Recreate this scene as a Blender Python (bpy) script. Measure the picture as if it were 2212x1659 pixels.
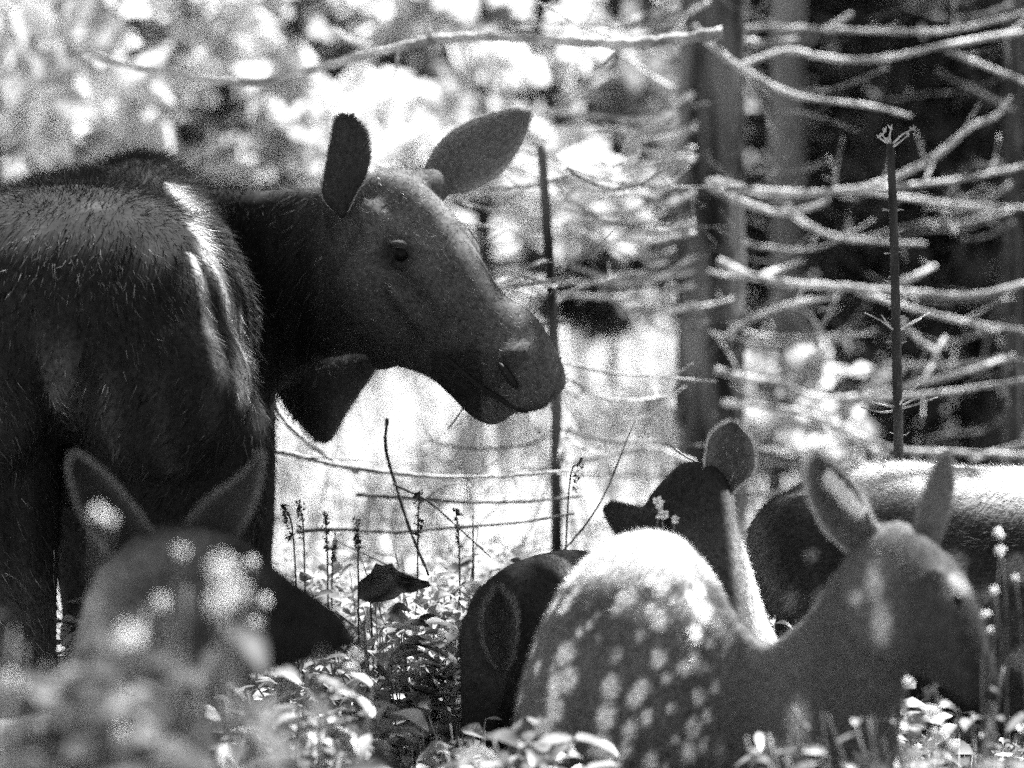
import bpy, math, random
import numpy as np
from mathutils import Vector, Matrix
R = math.radians
scene = bpy.context.scene
for o in list(bpy.data.objects): bpy.data.objects.remove(o)

# ------------------------------------------------------------------ camera, world, sun, exposure
CAMZ = 1.25
cam_d = bpy.data.cameras.new('camera'); cam = bpy.data.objects.new('camera', cam_d)
scene.collection.objects.link(cam); scene.camera = cam
cam.location = (0, 0, CAMZ); cam.rotation_euler = (R(90), 0, 0)
cam_d.sensor_width = 36; cam_d.lens = 36 * 12 / 2.212
cam_d.clip_start = .5; cam_d.clip_end = 1000
cam_d.dof.use_dof = True; cam_d.dof.focus_distance = 11.7
cam_d.dof.aperture_fstop = (cam_d.lens / 1000) / .060
SUN_EL, SUN_AZ = R(57), R(42)        # azimuth from +Y (straight ahead) towards +X (right)
world = bpy.data.worlds.new('World'); scene.world = world; world.use_nodes = True
nt = world.node_tree; bg = nt.nodes['Background']
sky = nt.nodes.new('ShaderNodeTexSky'); sky.sky_type = 'NISHITA'; sky.sun_disc = False
sky.sun_elevation = SUN_EL; sky.sun_rotation = SUN_AZ
bw = nt.nodes.new('ShaderNodeRGBToBW')
nt.links.new(sky.outputs[0], bw.inputs[0]); nt.links.new(bw.outputs[0], bg.inputs[0])
bg.inputs[1].default_value = .05
sl = bpy.data.lights.new('sun', 'SUN'); sun = bpy.data.objects.new('sun', sl); scene.collection.objects.link(sun)
sl.energy = 5; sl.angle = R(.5); sl.color = (1, 1, 1)
sd = Vector((math.sin(SUN_AZ) * math.cos(SUN_EL), math.cos(SUN_AZ) * math.cos(SUN_EL), math.sin(SUN_EL)))
sun.rotation_euler = sd.to_track_quat('Z', 'Y').to_euler(); sun.location = sd * 60
scene.view_settings.view_transform = 'Standard'; scene.view_settings.look = 'None'
scene.view_settings.exposure = 2.55; scene.view_settings.gamma = 1
cy = scene.cycles
cy.use_denoising = False
cy.use_adaptive_sampling = True; cy.adaptive_threshold = .2; cy.adaptive_min_samples = 28
cy.max_bounces = 6; cy.diffuse_bounces = 2; cy.transmission_bounces = 4; cy.sample_clamp_indirect = 4

# ------------------------------------------------------------------ helpers
rnd = random.Random(11); rng = np.random.default_rng(5)
def P(px, py, Y):                       # a point of the photograph (2212 px wide) carried out to its own distance Y
    return Vector(((px - 1106) * Y / 12000, Y, CAMZ + (829.5 - py) * Y / 12000))
def ground_z(x, y):
    if y < 14: return 0.0
    t = y - 14
    return .1 * t * min(1, t / 3) if y < 60 else 4.6 + .25 * (y - 60)

def material(name, c1, c2=None, scale=8, rough=.85, spec=.2, bump=0, bscale=60, detail=4, stretch=(1, 1, 1), trans=0, lo=.35, hi=.65, coord='Object'):
    m = bpy.data.materials.new(name); m.use_nodes = True
    n = m.node_tree.nodes; l = m.node_tree.links; b = n['Principled BSDF']
    b.inputs['Roughness'].default_value = rough; b.inputs['Specular IOR Level'].default_value = spec
    tc = n.new('ShaderNodeTexCoord'); mp = n.new('ShaderNodeMapping'); mp.inputs['Scale'].default_value = stretch
    l.new(tc.outputs[coord], mp.inputs[0])
    c2 = c1 if c2 is None else c2
    nz = n.new('ShaderNodeTexNoise'); nz.inputs['Scale'].default_value = scale; nz.inputs['Detail'].default_value = detail
    cr = n.new('ShaderNodeValToRGB'); cr.color_ramp.elements[0].position = lo; cr.color_ramp.elements[1].position = hi
    cr.color_ramp.elements[0].color = (c1, c1, c1, 1); cr.color_ramp.elements[1].color = (c2, c2, c2, 1)
    l.new(mp.outputs[0], nz.inputs[0]); l.new(nz.outputs[0], cr.inputs[0]); l.new(cr.outputs[0], b.inputs['Base Color'])
    if bump:
        n2 = n.new('ShaderNodeTexNoise'); n2.inputs['Scale'].default_value = bscale; n2.inputs['Detail'].default_value = 5
        bp = n.new('ShaderNodeBump'); bp.inputs['Strength'].default_value = bump; bp.inputs['Distance'].default_value = .02
        l.new(mp.outputs[0], n2.inputs[0]); l.new(n2.outputs[0], bp.inputs['Height']); l.new(bp.outputs[0], b.inputs['Normal'])
    m['ramp'] = cr.name
    if trans:
        tr = n.new('ShaderNodeBsdfTranslucent'); l.new(cr.outputs[0], tr.inputs[0])
        mx = n.new('ShaderNodeMixShader'); mx.inputs[0].default_value = trans
        l.new(b.outputs[0], mx.inputs[1]); l.new(tr.outputs[0], mx.inputs[2]); l.new(mx.outputs[0], n['Material Output'].inputs[0])
    return m
def coat(name, rough=.9, spec=.04, trans=0, noise=.35):       # fur: colour read from the mesh's own coat pattern and the light painted into it
    m = bpy.data.materials.new(name); m.use_nodes = True
    n = m.node_tree.nodes; l = m.node_tree.links; b = n['Principled BSDF']
    b.inputs['Roughness'].default_value = rough; b.inputs['Specular IOR Level'].default_value = spec
    at = n.new('ShaderNodeAttribute'); at.attribute_name = 'coat'
    tc = n.new('ShaderNodeTexCoord'); nz = n.new('ShaderNodeTexNoise'); nz.inputs['Scale'].default_value = 90; nz.inputs['Detail'].default_value = 3
    mr = n.new('ShaderNodeMapRange'); mr.inputs[1].default_value = .3; mr.inputs[2].default_value = .7
    mr.inputs[3].default_value = 1 - noise; mr.inputs[4].default_value = 1 + noise
    mx = n.new('ShaderNodeVectorMath'); mx.operation = 'SCALE'
    l.new(tc.outputs['Object'], nz.inputs[0]); l.new(nz.outputs[0], mr.inputs[0])
    l.new(at.outputs['Color'], mx.inputs[0]); l.new(mr.outputs[0], mx.inputs['Scale']); l.new(mx.outputs[0], b.inputs['Base Color'])
    if trans:
        tr = n.new('ShaderNodeBsdfTranslucent'); l.new(mx.outputs[0], tr.inputs[0])
        ms = n.new('ShaderNodeMixShader'); ms.inputs[0].default_value = trans
        l.new(b.outputs[0], ms.inputs[1]); l.new(tr.outputs[0], ms.inputs[2]); l.new(ms.outputs[0], n['Material Output'].inputs[0])
    return m

M = {}
M['skin'] = coat('short_fur'); M['hair'] = coat('long_fur', .75, .06, .12, .1)
M['eye'] = material('eye', .006, rough=.35, spec=.1); M['wet'] = material('nose_skin', .008, .014, rough=.6, spec=.15)
M['hoof'] = material('hoof', .03, .05, rough=.5)
M['bark'] = material('bark', .006, .13, scale=11, bump=1, bscale=30, stretch=(1, 1, .16), lo=.42, hi=.66)
M['darkbark'] = material('dark_bark', .012, .06, scale=30, bump=.8, bscale=30, stretch=(1, 1, .25))
M['palebark'] = material('pale_bark', .08, .16, scale=10, bump=.6, bscale=30, stretch=(1, 1, .25))
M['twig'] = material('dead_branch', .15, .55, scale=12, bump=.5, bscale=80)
M['twig_dim'] = material('shaded_branch', .04, .14, scale=26, bump=.5, bscale=80)  # darker copy of the dead branch colour, shade painted in
M['stalk'] = material('dark_stalk', .02, .05, scale=30)
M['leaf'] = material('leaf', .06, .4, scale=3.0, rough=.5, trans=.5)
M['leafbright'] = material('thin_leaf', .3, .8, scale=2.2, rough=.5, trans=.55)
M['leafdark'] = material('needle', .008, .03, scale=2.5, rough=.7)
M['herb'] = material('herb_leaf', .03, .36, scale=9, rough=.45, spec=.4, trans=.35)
M['herb_dim'] = material('shaded_herb_leaf', .02, .15, scale=8, rough=.6, spec=.15, trans=.3)  # darkened copy of the herb leaf, foreground shade put into its colour
M['deadleaf'] = material('dead_leaf', .04, .2, scale=20, rough=.7, trans=.2)
M['grass'] = material('straw', .5, .88, scale=5, rough=.6, trans=.35)
M['petal'] = material('petal', .75, .85, rough=.6, trans=.3)
M['seed'] = material('seed_head', .12, .35, scale=60)

def new_obj(name, verts, faces, mat, parent=None, smooth=True, coatcol=None):
    me = bpy.data.meshes.new(name)
    v = np.asarray(verts, dtype=np.float64)
    off = np.array(root_loc(parent)) if parent is not None else np.zeros(3)
    me.from_pydata((v - off).tolist(), [], faces if isinstance(faces, list) else faces.tolist())
    me.update()
    if smooth: me.polygons.foreach_set('use_smooth', [True] * len(me.polygons))
    if mat: me.materials.append(mat)
    if coatcol is not None:
        a = me.attributes.new('coat', 'FLOAT_COLOR', 'POINT')
        c = np.ones((len(v), 4)); c[:, :3] = np.asarray(coatcol)[:, None]
        a.data.foreach_set('color', c.ravel())
    o = bpy.data.objects.new(name, me); scene.collection.objects.link(o)
    if parent is not None: o.parent = parent
    return o
def root_loc(o):
    loc = Vector((0, 0, 0))
    while o is not None: loc += o.location; o = o.parent
    return loc
def tag(o, label, cat, group=None):
    o['label'] = label; o['category'] = cat
    if group: o['group'] = group
    return o
def thing(name, label, cat, loc, group=None):
    o = bpy.data.objects.new(name, None); scene.collection.objects.link(o); o.location = loc; o.empty_display_size = .1
    return tag(o, label, cat, group)
def structure(o): o['kind'] = 'structure'; return o
def stuff(o, label, cat): tag(o, label, cat); o['kind'] = 'stuff'; return o

def catmull(pts, n):
    pts = np.asarray(pts, dtype=float)
    if len(pts) < 3: return np.array([pts[0] + (pts[-1] - pts[0]) * t for t in np.linspace(0, 1, n)])
    p = np.vstack([2 * pts[0] - pts[1], pts, 2 * pts[-1] - pts[-2]]); k = len(pts) - 1; out = []
    for t in np.linspace(0, k, n):
        i = min(int(t), k - 1); f = t - i; a, b, c, d = p[i:i + 4]
        out.append(.5 * (2 * b + (c - a) * f + (2 * a - 5 * b + 4 * c - d) * f * f + (3 * b - a - 3 * c + d) * f ** 3))
    return np.array(out)
def loft(st, n=None, seg=28, power=1.0):
    """st: stations (centre, u, v): closed tube through ellipses spanned by u and v"""
    a = np.array([np.concatenate([np.array(c), np.array(u), np.array(v)]) for c, u, v in st])
    n = n or len(st) * 6; a = catmull(a, n)
    th = np.linspace(0, 2 * math.pi, seg, endpoint=False)
    c_, s_ = np.cos(th), np.sin(th)
    c_ = np.sign(c_) * np.abs(c_) ** power; s_ = np.sign(s_) * np.abs(s_) ** power
    vs = (a[:, None, 0:3] + c_[None, :, None] * a[:, None, 3:6] + s_[None, :, None] * a[:, None, 6:9]).reshape(-1, 3)
    fs = []
    for i in range(n - 1):
        for j in range(seg):
            k = (j + 1) % seg
            fs.append((i * seg + j, i * seg + k, (i + 1) * seg + k, (i + 1) * seg + j))
    vs = np.vstack([vs, a[0, :3], a[-1, :3]]); b0, b1 = len(vs) - 2, len(vs) - 1
    for j in range(seg):
        k = (j + 1) % seg
        fs.append((b0, k, j)); fs.append((b1, (n - 1) * seg + j, (n - 1) * seg + k))
    return vs, fs
def prof(rows):
    """rows (tx,ty,bx,by,halfdepth,Y): a station from its upper and lower outline point"""
    out = []
    for tx, ty, bx, by, d, Y in rows:
        a, b = P(tx, ty, Y), P(bx, by, Y)
        out.append(((a + b) / 2, (a - b) / 2, (0, d, 0)))
    return out
def ell(px, py, Y, rx, ry, d, ang=0):
    """ellipsoid as a loft: rx along the picture direction ang, ry across (px), d in metres"""
    s = Y / 12000; c = P(px, py, Y); ax = Vector((math.cos(ang), 0, math.sin(ang))); up = Vector((-math.sin(ang), 0, math.cos(ang)))
    st = []
    for t in np.linspace(-1, 1, 9):
        q = math.sqrt(max(.0004, 1 - t * t)); st.append((c + ax * rx * s * t, up * ry * s * q, Vector((0, d * q, 0))))
    return st
def merge(parts):
    V, F, k = [], [], 0
    for v, f in parts:
        V.append(np.asarray(v)); F += [tuple(i + k for i in q) for q in f]; k += len(v)
    return np.vstack(V), F
def fuse(parts, voxel=.012, smooth=6):
    """one continuous skin from overlapping closed lofts"""
    v, f = merge(parts)
    me = bpy.data.meshes.new('t'); me.from_pydata(v.tolist(), [], f); me.update()
    o = bpy.data.objects.new('t', me); scene.collection.objects.link(o)
    m = o.modifiers.new('r', 'REMESH'); m.mode = 'VOXEL'; m.voxel_size = voxel
    s = o.modifiers.new('s', 'SMOOTH'); s.iterations = smooth; s.factor = .5
    dg = bpy.context.evaluated_depsgraph_get(); e = o.evaluated_get(dg).to_mesh()
    n = len(e.vertices); V = np.empty(n * 3); e.vertices.foreach_get('co', V); V = V.reshape(-1, 3)
    N = np.empty(n * 3); e.vertices.foreach_get('normal', N); N = N.reshape(-1, 3)
    F = [tuple(p.vertices) for p in e.polygons]
    o.evaluated_get(dg).to_mesh_clear(); bpy.data.objects.remove(o); bpy.data.meshes.remove(me)
    return V, F, N
def fur(V, F, N, col, n, length, width, flow, lift=.35, name='fur', parent=None, jitter=.25, sigma=.5, keep=None, bright=1.25, front=True):
    """short tapered hairs lying along the coat; flow(points)->direction"""
    F4 = np.array([q for q in F if len(q) == 4])
    a, b, c, d = (V[F4[:, i]] for i in range(4))
    area = np.linalg.norm(np.cross(c - a, d - b), axis=1)
    cen = (a + b + c + d) / 4; nn = N[F4].mean(1)
    w = area.copy()
    if front:                                             # denser where the coat faces the open side of the clearing
        w *= np.where(nn[:, 1] < .35, 1.0, .25); w *= np.where(cen[:, 2] > .3, 1, .15)
    if keep is not None: w *= keep(cen)
    idx = rng.choice(len(F4), n, p=w / w.sum())
    u = rng.random((n, 1)); t = rng.random((n, 1))
    p = (a[idx] * (1 - u) + b[idx] * u) * (1 - t) + (d[idx] * (1 - u) + c[idx] * u) * t
    no = nn[idx]; no /= np.linalg.norm(no, axis=1)[:, None] + 1e-9
    fl = flow(p); fl = fl - no * (fl * no).sum(1)[:, None]; fl /= np.linalg.norm(fl, axis=1)[:, None] + 1e-6
    dr = fl + no * lift + rng.normal(0, jitter, (n, 3)); dr /= np.linalg.norm(dr, axis=1)[:, None]
    L = length * rng.uniform(.5, 1.2, (n, 1)); W = width * rng.uniform(.6, 1.3, (n, 1))
    sd_ = np.cross(dr, no + rng.normal(0, .4, (n, 3))); sd_ /= np.linalg.norm(sd_, axis=1)[:, None] + 1e-9
    p0 = p - sd_ * W / 2 - no * .002; p1 = p + sd_ * W / 2 - no * .002; p2 = p + dr * L
    vs = np.stack([p0, p1, p2], 1).reshape(-1, 3); fs = np.arange(3 * n).reshape(-1, 3)
    cc = col(p) * np.exp(rng.normal(.0, sigma, n)); cc = np.repeat(cc, 3)
    return new_obj(name, vs, fs, M['hair'], parent, False, cc)

def leg(rows, Y, seg=16):                 # rows: (cx, cy, halfwidth) px downwards
    s = Y / 12000
    return loft([(P(cx, cy_, Y + (dy if dy else 0)), (hw * s, 0, 0), (0, hw * s * 1.1, 0)) for cx, cy_, hw, dy in rows], seg=seg)
def hoof(px, Y, r, parent):
    c = P(px, 0, Y); x = c.x
    v, f = loft([((x, Y, .07), (r * .8, 0, 0), (0, r * .9, 0)), ((x, Y, .03), (r, 0, 0), (0, r * 1.2, 0)), ((x, Y, .002), (r * 1.15, 0, 0), (0, r * 1.4, 0))], seg=14)
    new_obj('hoof', v, f, M['hoof'], parent)
def eye(px, py, Y, r, parent):
    c = P(px, py, Y); v, f = loft(ell(px, py, Y, r, r, r * Y / 12000), seg=16)
    return new_obj('eye', v, f, M['eye'], parent)
def blob(name, st, mat, parent, col=None, sm=True):
    v, f = loft(st); return new_obj(name, v, f, mat, parent, sm, None if col is None else np.full(len(v), col))

def ear(L, Rr, Y, cup, parent, col, incol, tipY=0, rim=None, name='ear', rimlen=.012, thick=.004):
    """outline edges from base to tip; cup > 0 opens the shell towards the camera side"""
    n, k = 22, 13
    A = catmull(L, n); B = catmull(Rr, n); vs = []; cc = []
    for side in (0, 1):
        for i in range(n):
            t = i / (n - 1)
            for j in range(k):
                s = j / (k - 1) * 2 - 1
                x = A[i] * (1 - s) / 2 + B[i] * (1 + s) / 2
                wpx = abs(B[i] - A[i]).max() / 100
                dy = cup * (1 - s * s) * min(1.2, wpx) + tipY * t
                p = P(x[0], x[1], Y + dy)
                p.y += (thick if side else 0) * (1 if cup > 0 else -1) * (1.02 - s * s * .9)
                vs.append(p)
                cc.append(incol * (.6 + .8 * abs(s) ** 3) if side == 0 else col)
    fs = []; h = n * k
    for sdx in (0, 1):
        for i in range(n - 1):
            for j in range(k - 1):
                q = (i * k + j, i * k + j + 1, (i + 1) * k + j + 1, (i + 1) * k + j)
                q = tuple(z + sdx * h for z in q); fs.append(q if sdx else q[::-1])
    border = [j for j in range(k)] + [i * k + k - 1 for i in range(1, n)] + [(n - 1) * k + j for j in range(k - 2, -1, -1)] + [i * k for i in range(n - 2, 0, -1)]
    for a, b in zip(border, border[1:] + border[:1]): fs.append((a, b, b + h, a + h))
    vs = np.array(vs); o = new_obj(name, vs, fs, M['skin'], parent, True, cc)
    hv, hf, hc = [], [], []                                # velvet and rim hairs belong to the ear
    def hair(p, d, l, w, c):
        sdv = Vector((-d.z, rnd.uniform(-.4, .4), d.x)); sdv.normalize(); i = len(hv)
        hv.extend([p - sdv * w / 2, p + sdv * w / 2, p + d * l]); hf.append((i, i + 1, i + 2)); hc.extend([c] * 3)
    cen = Vector(vs.mean(0)); rc = rim if rim is not None else col * 2
    for q in range(1400):
        i = rnd.randrange(1, n - 1); s = rnd.choice((0, k - 1)) if rnd.random() < .85 else rnd.randrange(k)
        if rnd.random() < .1: i = n - 1; s = rnd.randrange(k)
        p = Vector(vs[i * k + s]).lerp(Vector(vs[min(n - 1, i + 1) * k + s]), rnd.random())
        out = p - Vector(vs[i * k + k // 2]); ax = Vector(vs[(n - 1) * k + k // 2]) - Vector(vs[k // 2]); ax.normalize()
        if out.length < 1e-5: out = ax.copy()
        out.normalize(); d = (out * .7 + ax * .8 + Vector((rnd.gauss(0, .3), rnd.gauss(0, .3), rnd.gauss(0, .3)))).normalized()
        hair(p, d, rimlen * rnd.uniform(.5, 1.2), .0011, rc * rnd.uniform(.6, 1.2))
    for q in range(2500):
        i = rnd.randrange(0, n - 1); j = rnd.randrange(0, k - 1); sdx = rnd.choice((0, h))
        p = Vector(vs[sdx + i * k + j]).lerp(Vector(vs[sdx + (i + 1) * k + j + 1]), rnd.random())
        ax = Vector(vs[(n - 1) * k + k // 2]) - Vector(vs[k // 2]); ax.normalize()
        d = (ax + Vector((rnd.gauss(0, .35), rnd.gauss(-.1, .35), rnd.gauss(0, .3)))).normalized()
        hair(p, d, rimlen * .8, .001, (incol if sdx == 0 else col) * rnd.uniform(.6, 1.6))
    new_obj('ear_hair', hv, hf, M['hair'], o, False, np.array(hc)); bpy.data.objects[-1] if False else None
    return o

def fnoise(p, s, seed=0):               # cheap smooth noise for coat patterns
    r = np.random.default_rng(seed); out = np.zeros(len(p))
    for _ in range(7):
        k = r.normal(0, 1, 3) * s; out += np.sin(p @ k + r.uniform(0, 6.28))
    return out / 3.5
def spots(p, spacing, rad, seed=1, aniso=(1, 1, 1)):
    r = np.random.default_rng(seed); q = p * np.array(aniso) / spacing; base = np.floor(q).astype(int); best = np.full(len(p), 9.0)
    for dx in (-1, 0, 1):
        for dy in (-1, 0, 1):
            for dz in (-1, 0, 1):
                c = base + np.array([dx, dy, dz]); hsh = (c[:, 0] * 73856093) ^ (c[:, 1] * 19349663) ^ (c[:, 2] * 83492791)
                j = np.stack([((hsh >> s) & 255) / 255 for s in (0, 8, 16)], 1)
                size = .6 + ((hsh >> 4) & 127) / 127
                best = np.minimum(best, np.linalg.norm(q - (c + j), axis=1) / size)
    return np.clip((rad - best) / (rad * .4), 0, 1)
def sstep(a, b, x): t = np.clip((x - a) / (b - a), 0, 1); return t * t * (3 - 2 * t)
def px_of(p): return p[:, 0] / p[:, 1] * 12000 + 1106, 829.5 - (p[:, 2] - CAMZ) / p[:, 1] * 12000

#STRUCT
# ------------------------------------------------------------------ ground: one sheet with a bank rising behind the animals
def build_ground():
    xs = np.concatenate([np.linspace(-300, -22, 12), np.linspace(-20, 20, 121), np.linspace(22, 300, 12)])
    ys = np.concatenate([np.linspace(-60, 2, 8), np.linspace(3, 60, 172), np.linspace(64, 500, 30)])
    vs = []
    for y in ys:
        for x in xs:
            z = ground_z(x, y)
            if y > 6: z += .04 * math.sin(x * 2.3 + y * 1.1) * math.sin(y * 1.7 - x)
            vs.append((x, y, z - .03))
    nx = len(xs)
    fs = [(j * nx + i, j * nx + i + 1, (j + 1) * nx + i + 1, (j + 1) * nx + i) for j in range(len(ys) - 1) for i in range(nx - 1)]
    m = bpy.data.materials.new('forest_floor'); m.use_nodes = True; n = m.node_tree.nodes; l = m.node_tree.links; b = n['Principled BSDF']
    b.inputs['Roughness'].default_value = .9
    tc = n.new('ShaderNodeTexCoord'); sx = n.new('ShaderNodeSeparateXYZ'); l.new(tc.outputs['Object'], sx.inputs[0])
    nz = n.new('ShaderNodeTexNoise'); nz.inputs['Scale'].default_value = 1.1; nz.inputs['Detail'].default_value = 8; l.new(tc.outputs['Object'], nz.inputs[0])
    ma = n.new('ShaderNodeMath'); ma.operation = 'MULTIPLY_ADD'; ma.inputs[1].default_value = 1.5; l.new(nz.outputs[0], ma.inputs[0]); l.new(sx.outputs[0], ma.inputs[2])
    mr = n.new('ShaderNodeMapRange'); mr.inputs[1].default_value = 1.2; mr.inputs[2].default_value = 2.2; l.new(ma.outputs[0], mr.inputs[0])
    n2 = n.new('ShaderNodeTexNoise'); n2.inputs['Scale'].default_value = 9; n2.inputs['Detail'].default_value = 8; l.new(tc.outputs['Object'], n2.inputs[0])
    cr = n.new('ShaderNodeValToRGB'); cr.color_ramp.elements[0].position = .35; cr.color_ramp.elements[1].position = .65
    cr.color_ramp.elements[0].color = (.06,) * 3 + (1,); cr.color_ramp.elements[1].color = (.45,) * 3 + (1,); l.new(n2.outputs[0], cr.inputs[0])
    c2 = n.new('ShaderNodeValToRGB'); c2.color_ramp.elements[0].color = (.02,) * 3 + (1,); c2.color_ramp.elements[1].color = (.07,) * 3 + (1,); l.new(n2.outputs[0], c2.inputs[0])
    mx = n.new('ShaderNodeMix'); mx.data_type = 'RGBA'; l.new(mr.outputs[0], mx.inputs[0]); l.new(cr.outputs[0], mx.inputs[6]); l.new(c2.outputs[0], mx.inputs[7]); l.new(mx.outputs[2], b.inputs['Base Color'])
    structure(new_obj('ground', vs, fs, m))
build_ground()

def blades(name, n, region, hmin, hmax, w, mat, seed, lean=.35, dens=None):
    r = random.Random(seed); vs, fs = [], []
    while len(fs) < n * 2:
        x, y = region(r)
        if dens and not dens(x, y, r): continue
        z = ground_z(x, y) - .02; h = r.uniform(hmin, hmax); a = r.uniform(0, 6.28); d = Vector((math.cos(a), math.sin(a), 0)); ln = r.gauss(0, lean)
        sdv = Vector((-d.y, d.x, 0)); b = Vector((x, y, z)); m = b + Vector((0, 0, h * .6)) + d * h * ln * .35; t = b + Vector((0, 0, h * (1 - abs(ln) * .3))) + d * h * ln
        i = len(vs); ww = w * r.uniform(.6, 1.4)
        vs += [b - sdv * ww, b + sdv * ww, m + sdv * ww * .8, m - sdv * ww * .8, t]
        fs += [(i, i + 1, i + 2, i + 3), (i + 3, i + 2, i + 4)]
    return new_obj(name, vs, fs, mat, None, False)
stuff(blades('grass', 15000, lambda r: (r.uniform(-3.2, 1.7), 13.6 + 16 * r.random() ** 1.3), .12, .4, .005, M['grass'], 3,
      dens=lambda x, y, r: x < y * .055 + r.uniform(-.6, .6)), 'pale sunlit dry grass covering the bank behind the moose', 'grass')

# ------------------------------------------------------------------ trees
def tube(pts, r0, r1, seg=8, rough=.0, n=None, rr=None):
    rr = rr or rnd
    a = catmull(np.array([list(p) for p in pts]), n or max(6, len(pts) * 5)); m = len(a); vs, fs = [], []
    up = np.array([.3, 1, .1]); 
    for i in range(m):
        t = a[min(i + 1, m - 1)] - a[max(i - 1, 0)]; t /= np.linalg.norm(t) + 1e-9
        x = np.cross(t, up); 
        if np.linalg.norm(x) < .05: x = np.cross(t, [1, 0, 0])
        x /= np.linalg.norm(x); y = np.cross(x, t); r = (r0 + (r1 - r0) * i / (m - 1)) * (1 + rr.uniform(-rough, rough))
        for j in range(seg):
            th = 2 * math.pi * j / seg; vs.append(a[i] + (x * math.cos(th) + y * math.sin(th)) * r)
    for i in range(m - 1):
        for j in range(seg):
            k = (j + 1) % seg; fs.append((i * seg + j, i * seg + k, (i + 1) * seg + k, (i + 1) * seg + j))
    fs.append(tuple(range(seg))[::-1]); fs.append(tuple(range((m - 1) * seg, m * seg)))
    return np.array(vs), fs
def side_twigs(a, n, L0, r, depth=1, rr=None):
    """forked side twigs leaving the line a, thinner towards their tips"""
    rr = rr or rnd; out = []
    for _ in range(n):
        i = rr.randrange(max(1, len(a) // 6), len(a) - 1); t = a[i] - a[i - 1]; t = Vector(t).normalized()
        d = (t * rr.uniform(.2, 1.0) + Vector((rr.gauss(0, .5), rr.gauss(0, .5), rr.gauss(-.05, .5)))).normalized(); L = L0 * rr.uniform(.3, 1.1) * (1.1 - .5 * i / len(a))
        b = Vector(a[i]); bend = Vector((rr.gauss(0, .15), rr.gauss(0, .1), rr.uniform(-.1, .35))) * L
        v = tube([b, b + d * L * .5 + bend * .3, b + d * L + bend], r, r * .35, 5, .15, n=7); out.append(v)
        if depth > 0 and L > .09: out += side_twigs(np.array([list(b + d * L * u + bend * u * u) for u in np.linspace(0, 1, 10)]), rr.randint(0, 2), L * .5, r * .6, depth - 1, rr)
    return out
def branch_px(pts, Y, r0, r1, wob=.0, depth=.15, knobs=True, nt=None):
    """a bare branch along the given picture points, wandering in depth too"""
    q = []
    y = Y
    for i, (px, py) in enumerate(pts):
        q.append(P(px + rnd.uniform(-2, 2), py + rnd.uniform(-2, 2), y)); y += rnd.uniform(-depth, depth)
    s = Y / 12000; a = catmull(np.array([list(p) for p in q]), 60); n = len(pts) * 9; aa = catmull(np.array([list(p) for p in q]), n)
    aa[1:-1] += rng.normal(0, r0 * s * .05, (n - 2, 3)); parts = [tube([list(p) for p in aa], r0 * s * .78, r1 * s * .55, 7, .2, n=n)]
    if knobs:
        L = float(np.linalg.norm(a[-1] - a[0])); parts += side_twigs(a, nt if nt is not None else int(2 + L * 3), min(.26, L * .35), max(r1 * s * .3, .0024))
    return merge(parts)

def bigtrunk(name, label, cat, px, Y, wpx, top, mat, branches, bm='twig', extra=0, side=0, lean=0):
    s = Y / 12000; base = P(px, 0, Y); gz = ground_z(base.x, Y)
    t = thing(name, label, cat, (base.x, Y, gz))
    ztop = CAMZ + (829.5 - top) * s
    pts = [(base.x + .03, Y, gz - .1), (base.x + .01, Y, gz + .35), (base.x, Y, (gz + ztop) * .4), (base.x + .015 + lean * s * .7, Y, (gz + ztop) * .7), (base.x + lean * s, Y, ztop)]; pts[2] = (base.x + lean * s * .35, Y, (gz + ztop) * .4)
    v, f = tube(pts, wpx * s * .54, wpx * s * .42, 30, .05, n=110)
    # fluted bark
    c = np.array([base.x, Y, 0]) + np.outer((v[:, 2] - gz) / (ztop - gz), [lean * s, 0, 0]); rel = v - c; ang = np.arctan2(rel[:, 1], rel[:, 0]); k = 1 + .05 * np.sin(ang * 7 + v[:, 2] * 1.3) + .03 * np.sin(ang * 13 - v[:, 2] * 4) + .04 * fnoise(v, 9, 3) + .03 * fnoise(v, 30, 4)
    v[:, 0] = c[:, 0] + rel[:, 0] * k; v[:, 1] = c[:, 1] + rel[:, 1] * k
    new_obj('trunk', v, f, mat, t)
    for k_ in range(extra):
        py = rnd.uniform(max(-60, top + 40), 1050); sg = rnd.choice((-1, 1)) if not side else side; L = rnd.uniform(90, 420) * (17 / Y if Y > 17 else 1); sag = rnd.uniform(5, 60); up = rnd.uniform(-40, 70)
        r0 = rnd.uniform(3.2, 6); v, f = branch_px([(px, py), (px + sg * L * .3, py + sag * .8), (px + sg * L * .65, py + sag), (px + sg * L, py + sag - up)], Y + rnd.uniform(-.4, .5), r0, r0 * .6, nt=rnd.randint(2, 6))
        new_obj('branch', v, f, M[rnd.choice(('twig', 'twig_dim', 'twig_dim'))], t)
    for b in branches:
        pts, r0, r1 = b[:3]; dY = b[3] if len(b) > 3 else rnd.uniform(-.5, .2)
        mm = M[b[4]] if len(b) > 4 else M[bm]
        v, f = branch_px(pts, Y + dY, r0, r1); new_obj('branch', v, f, mm, t)
    return t

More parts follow.
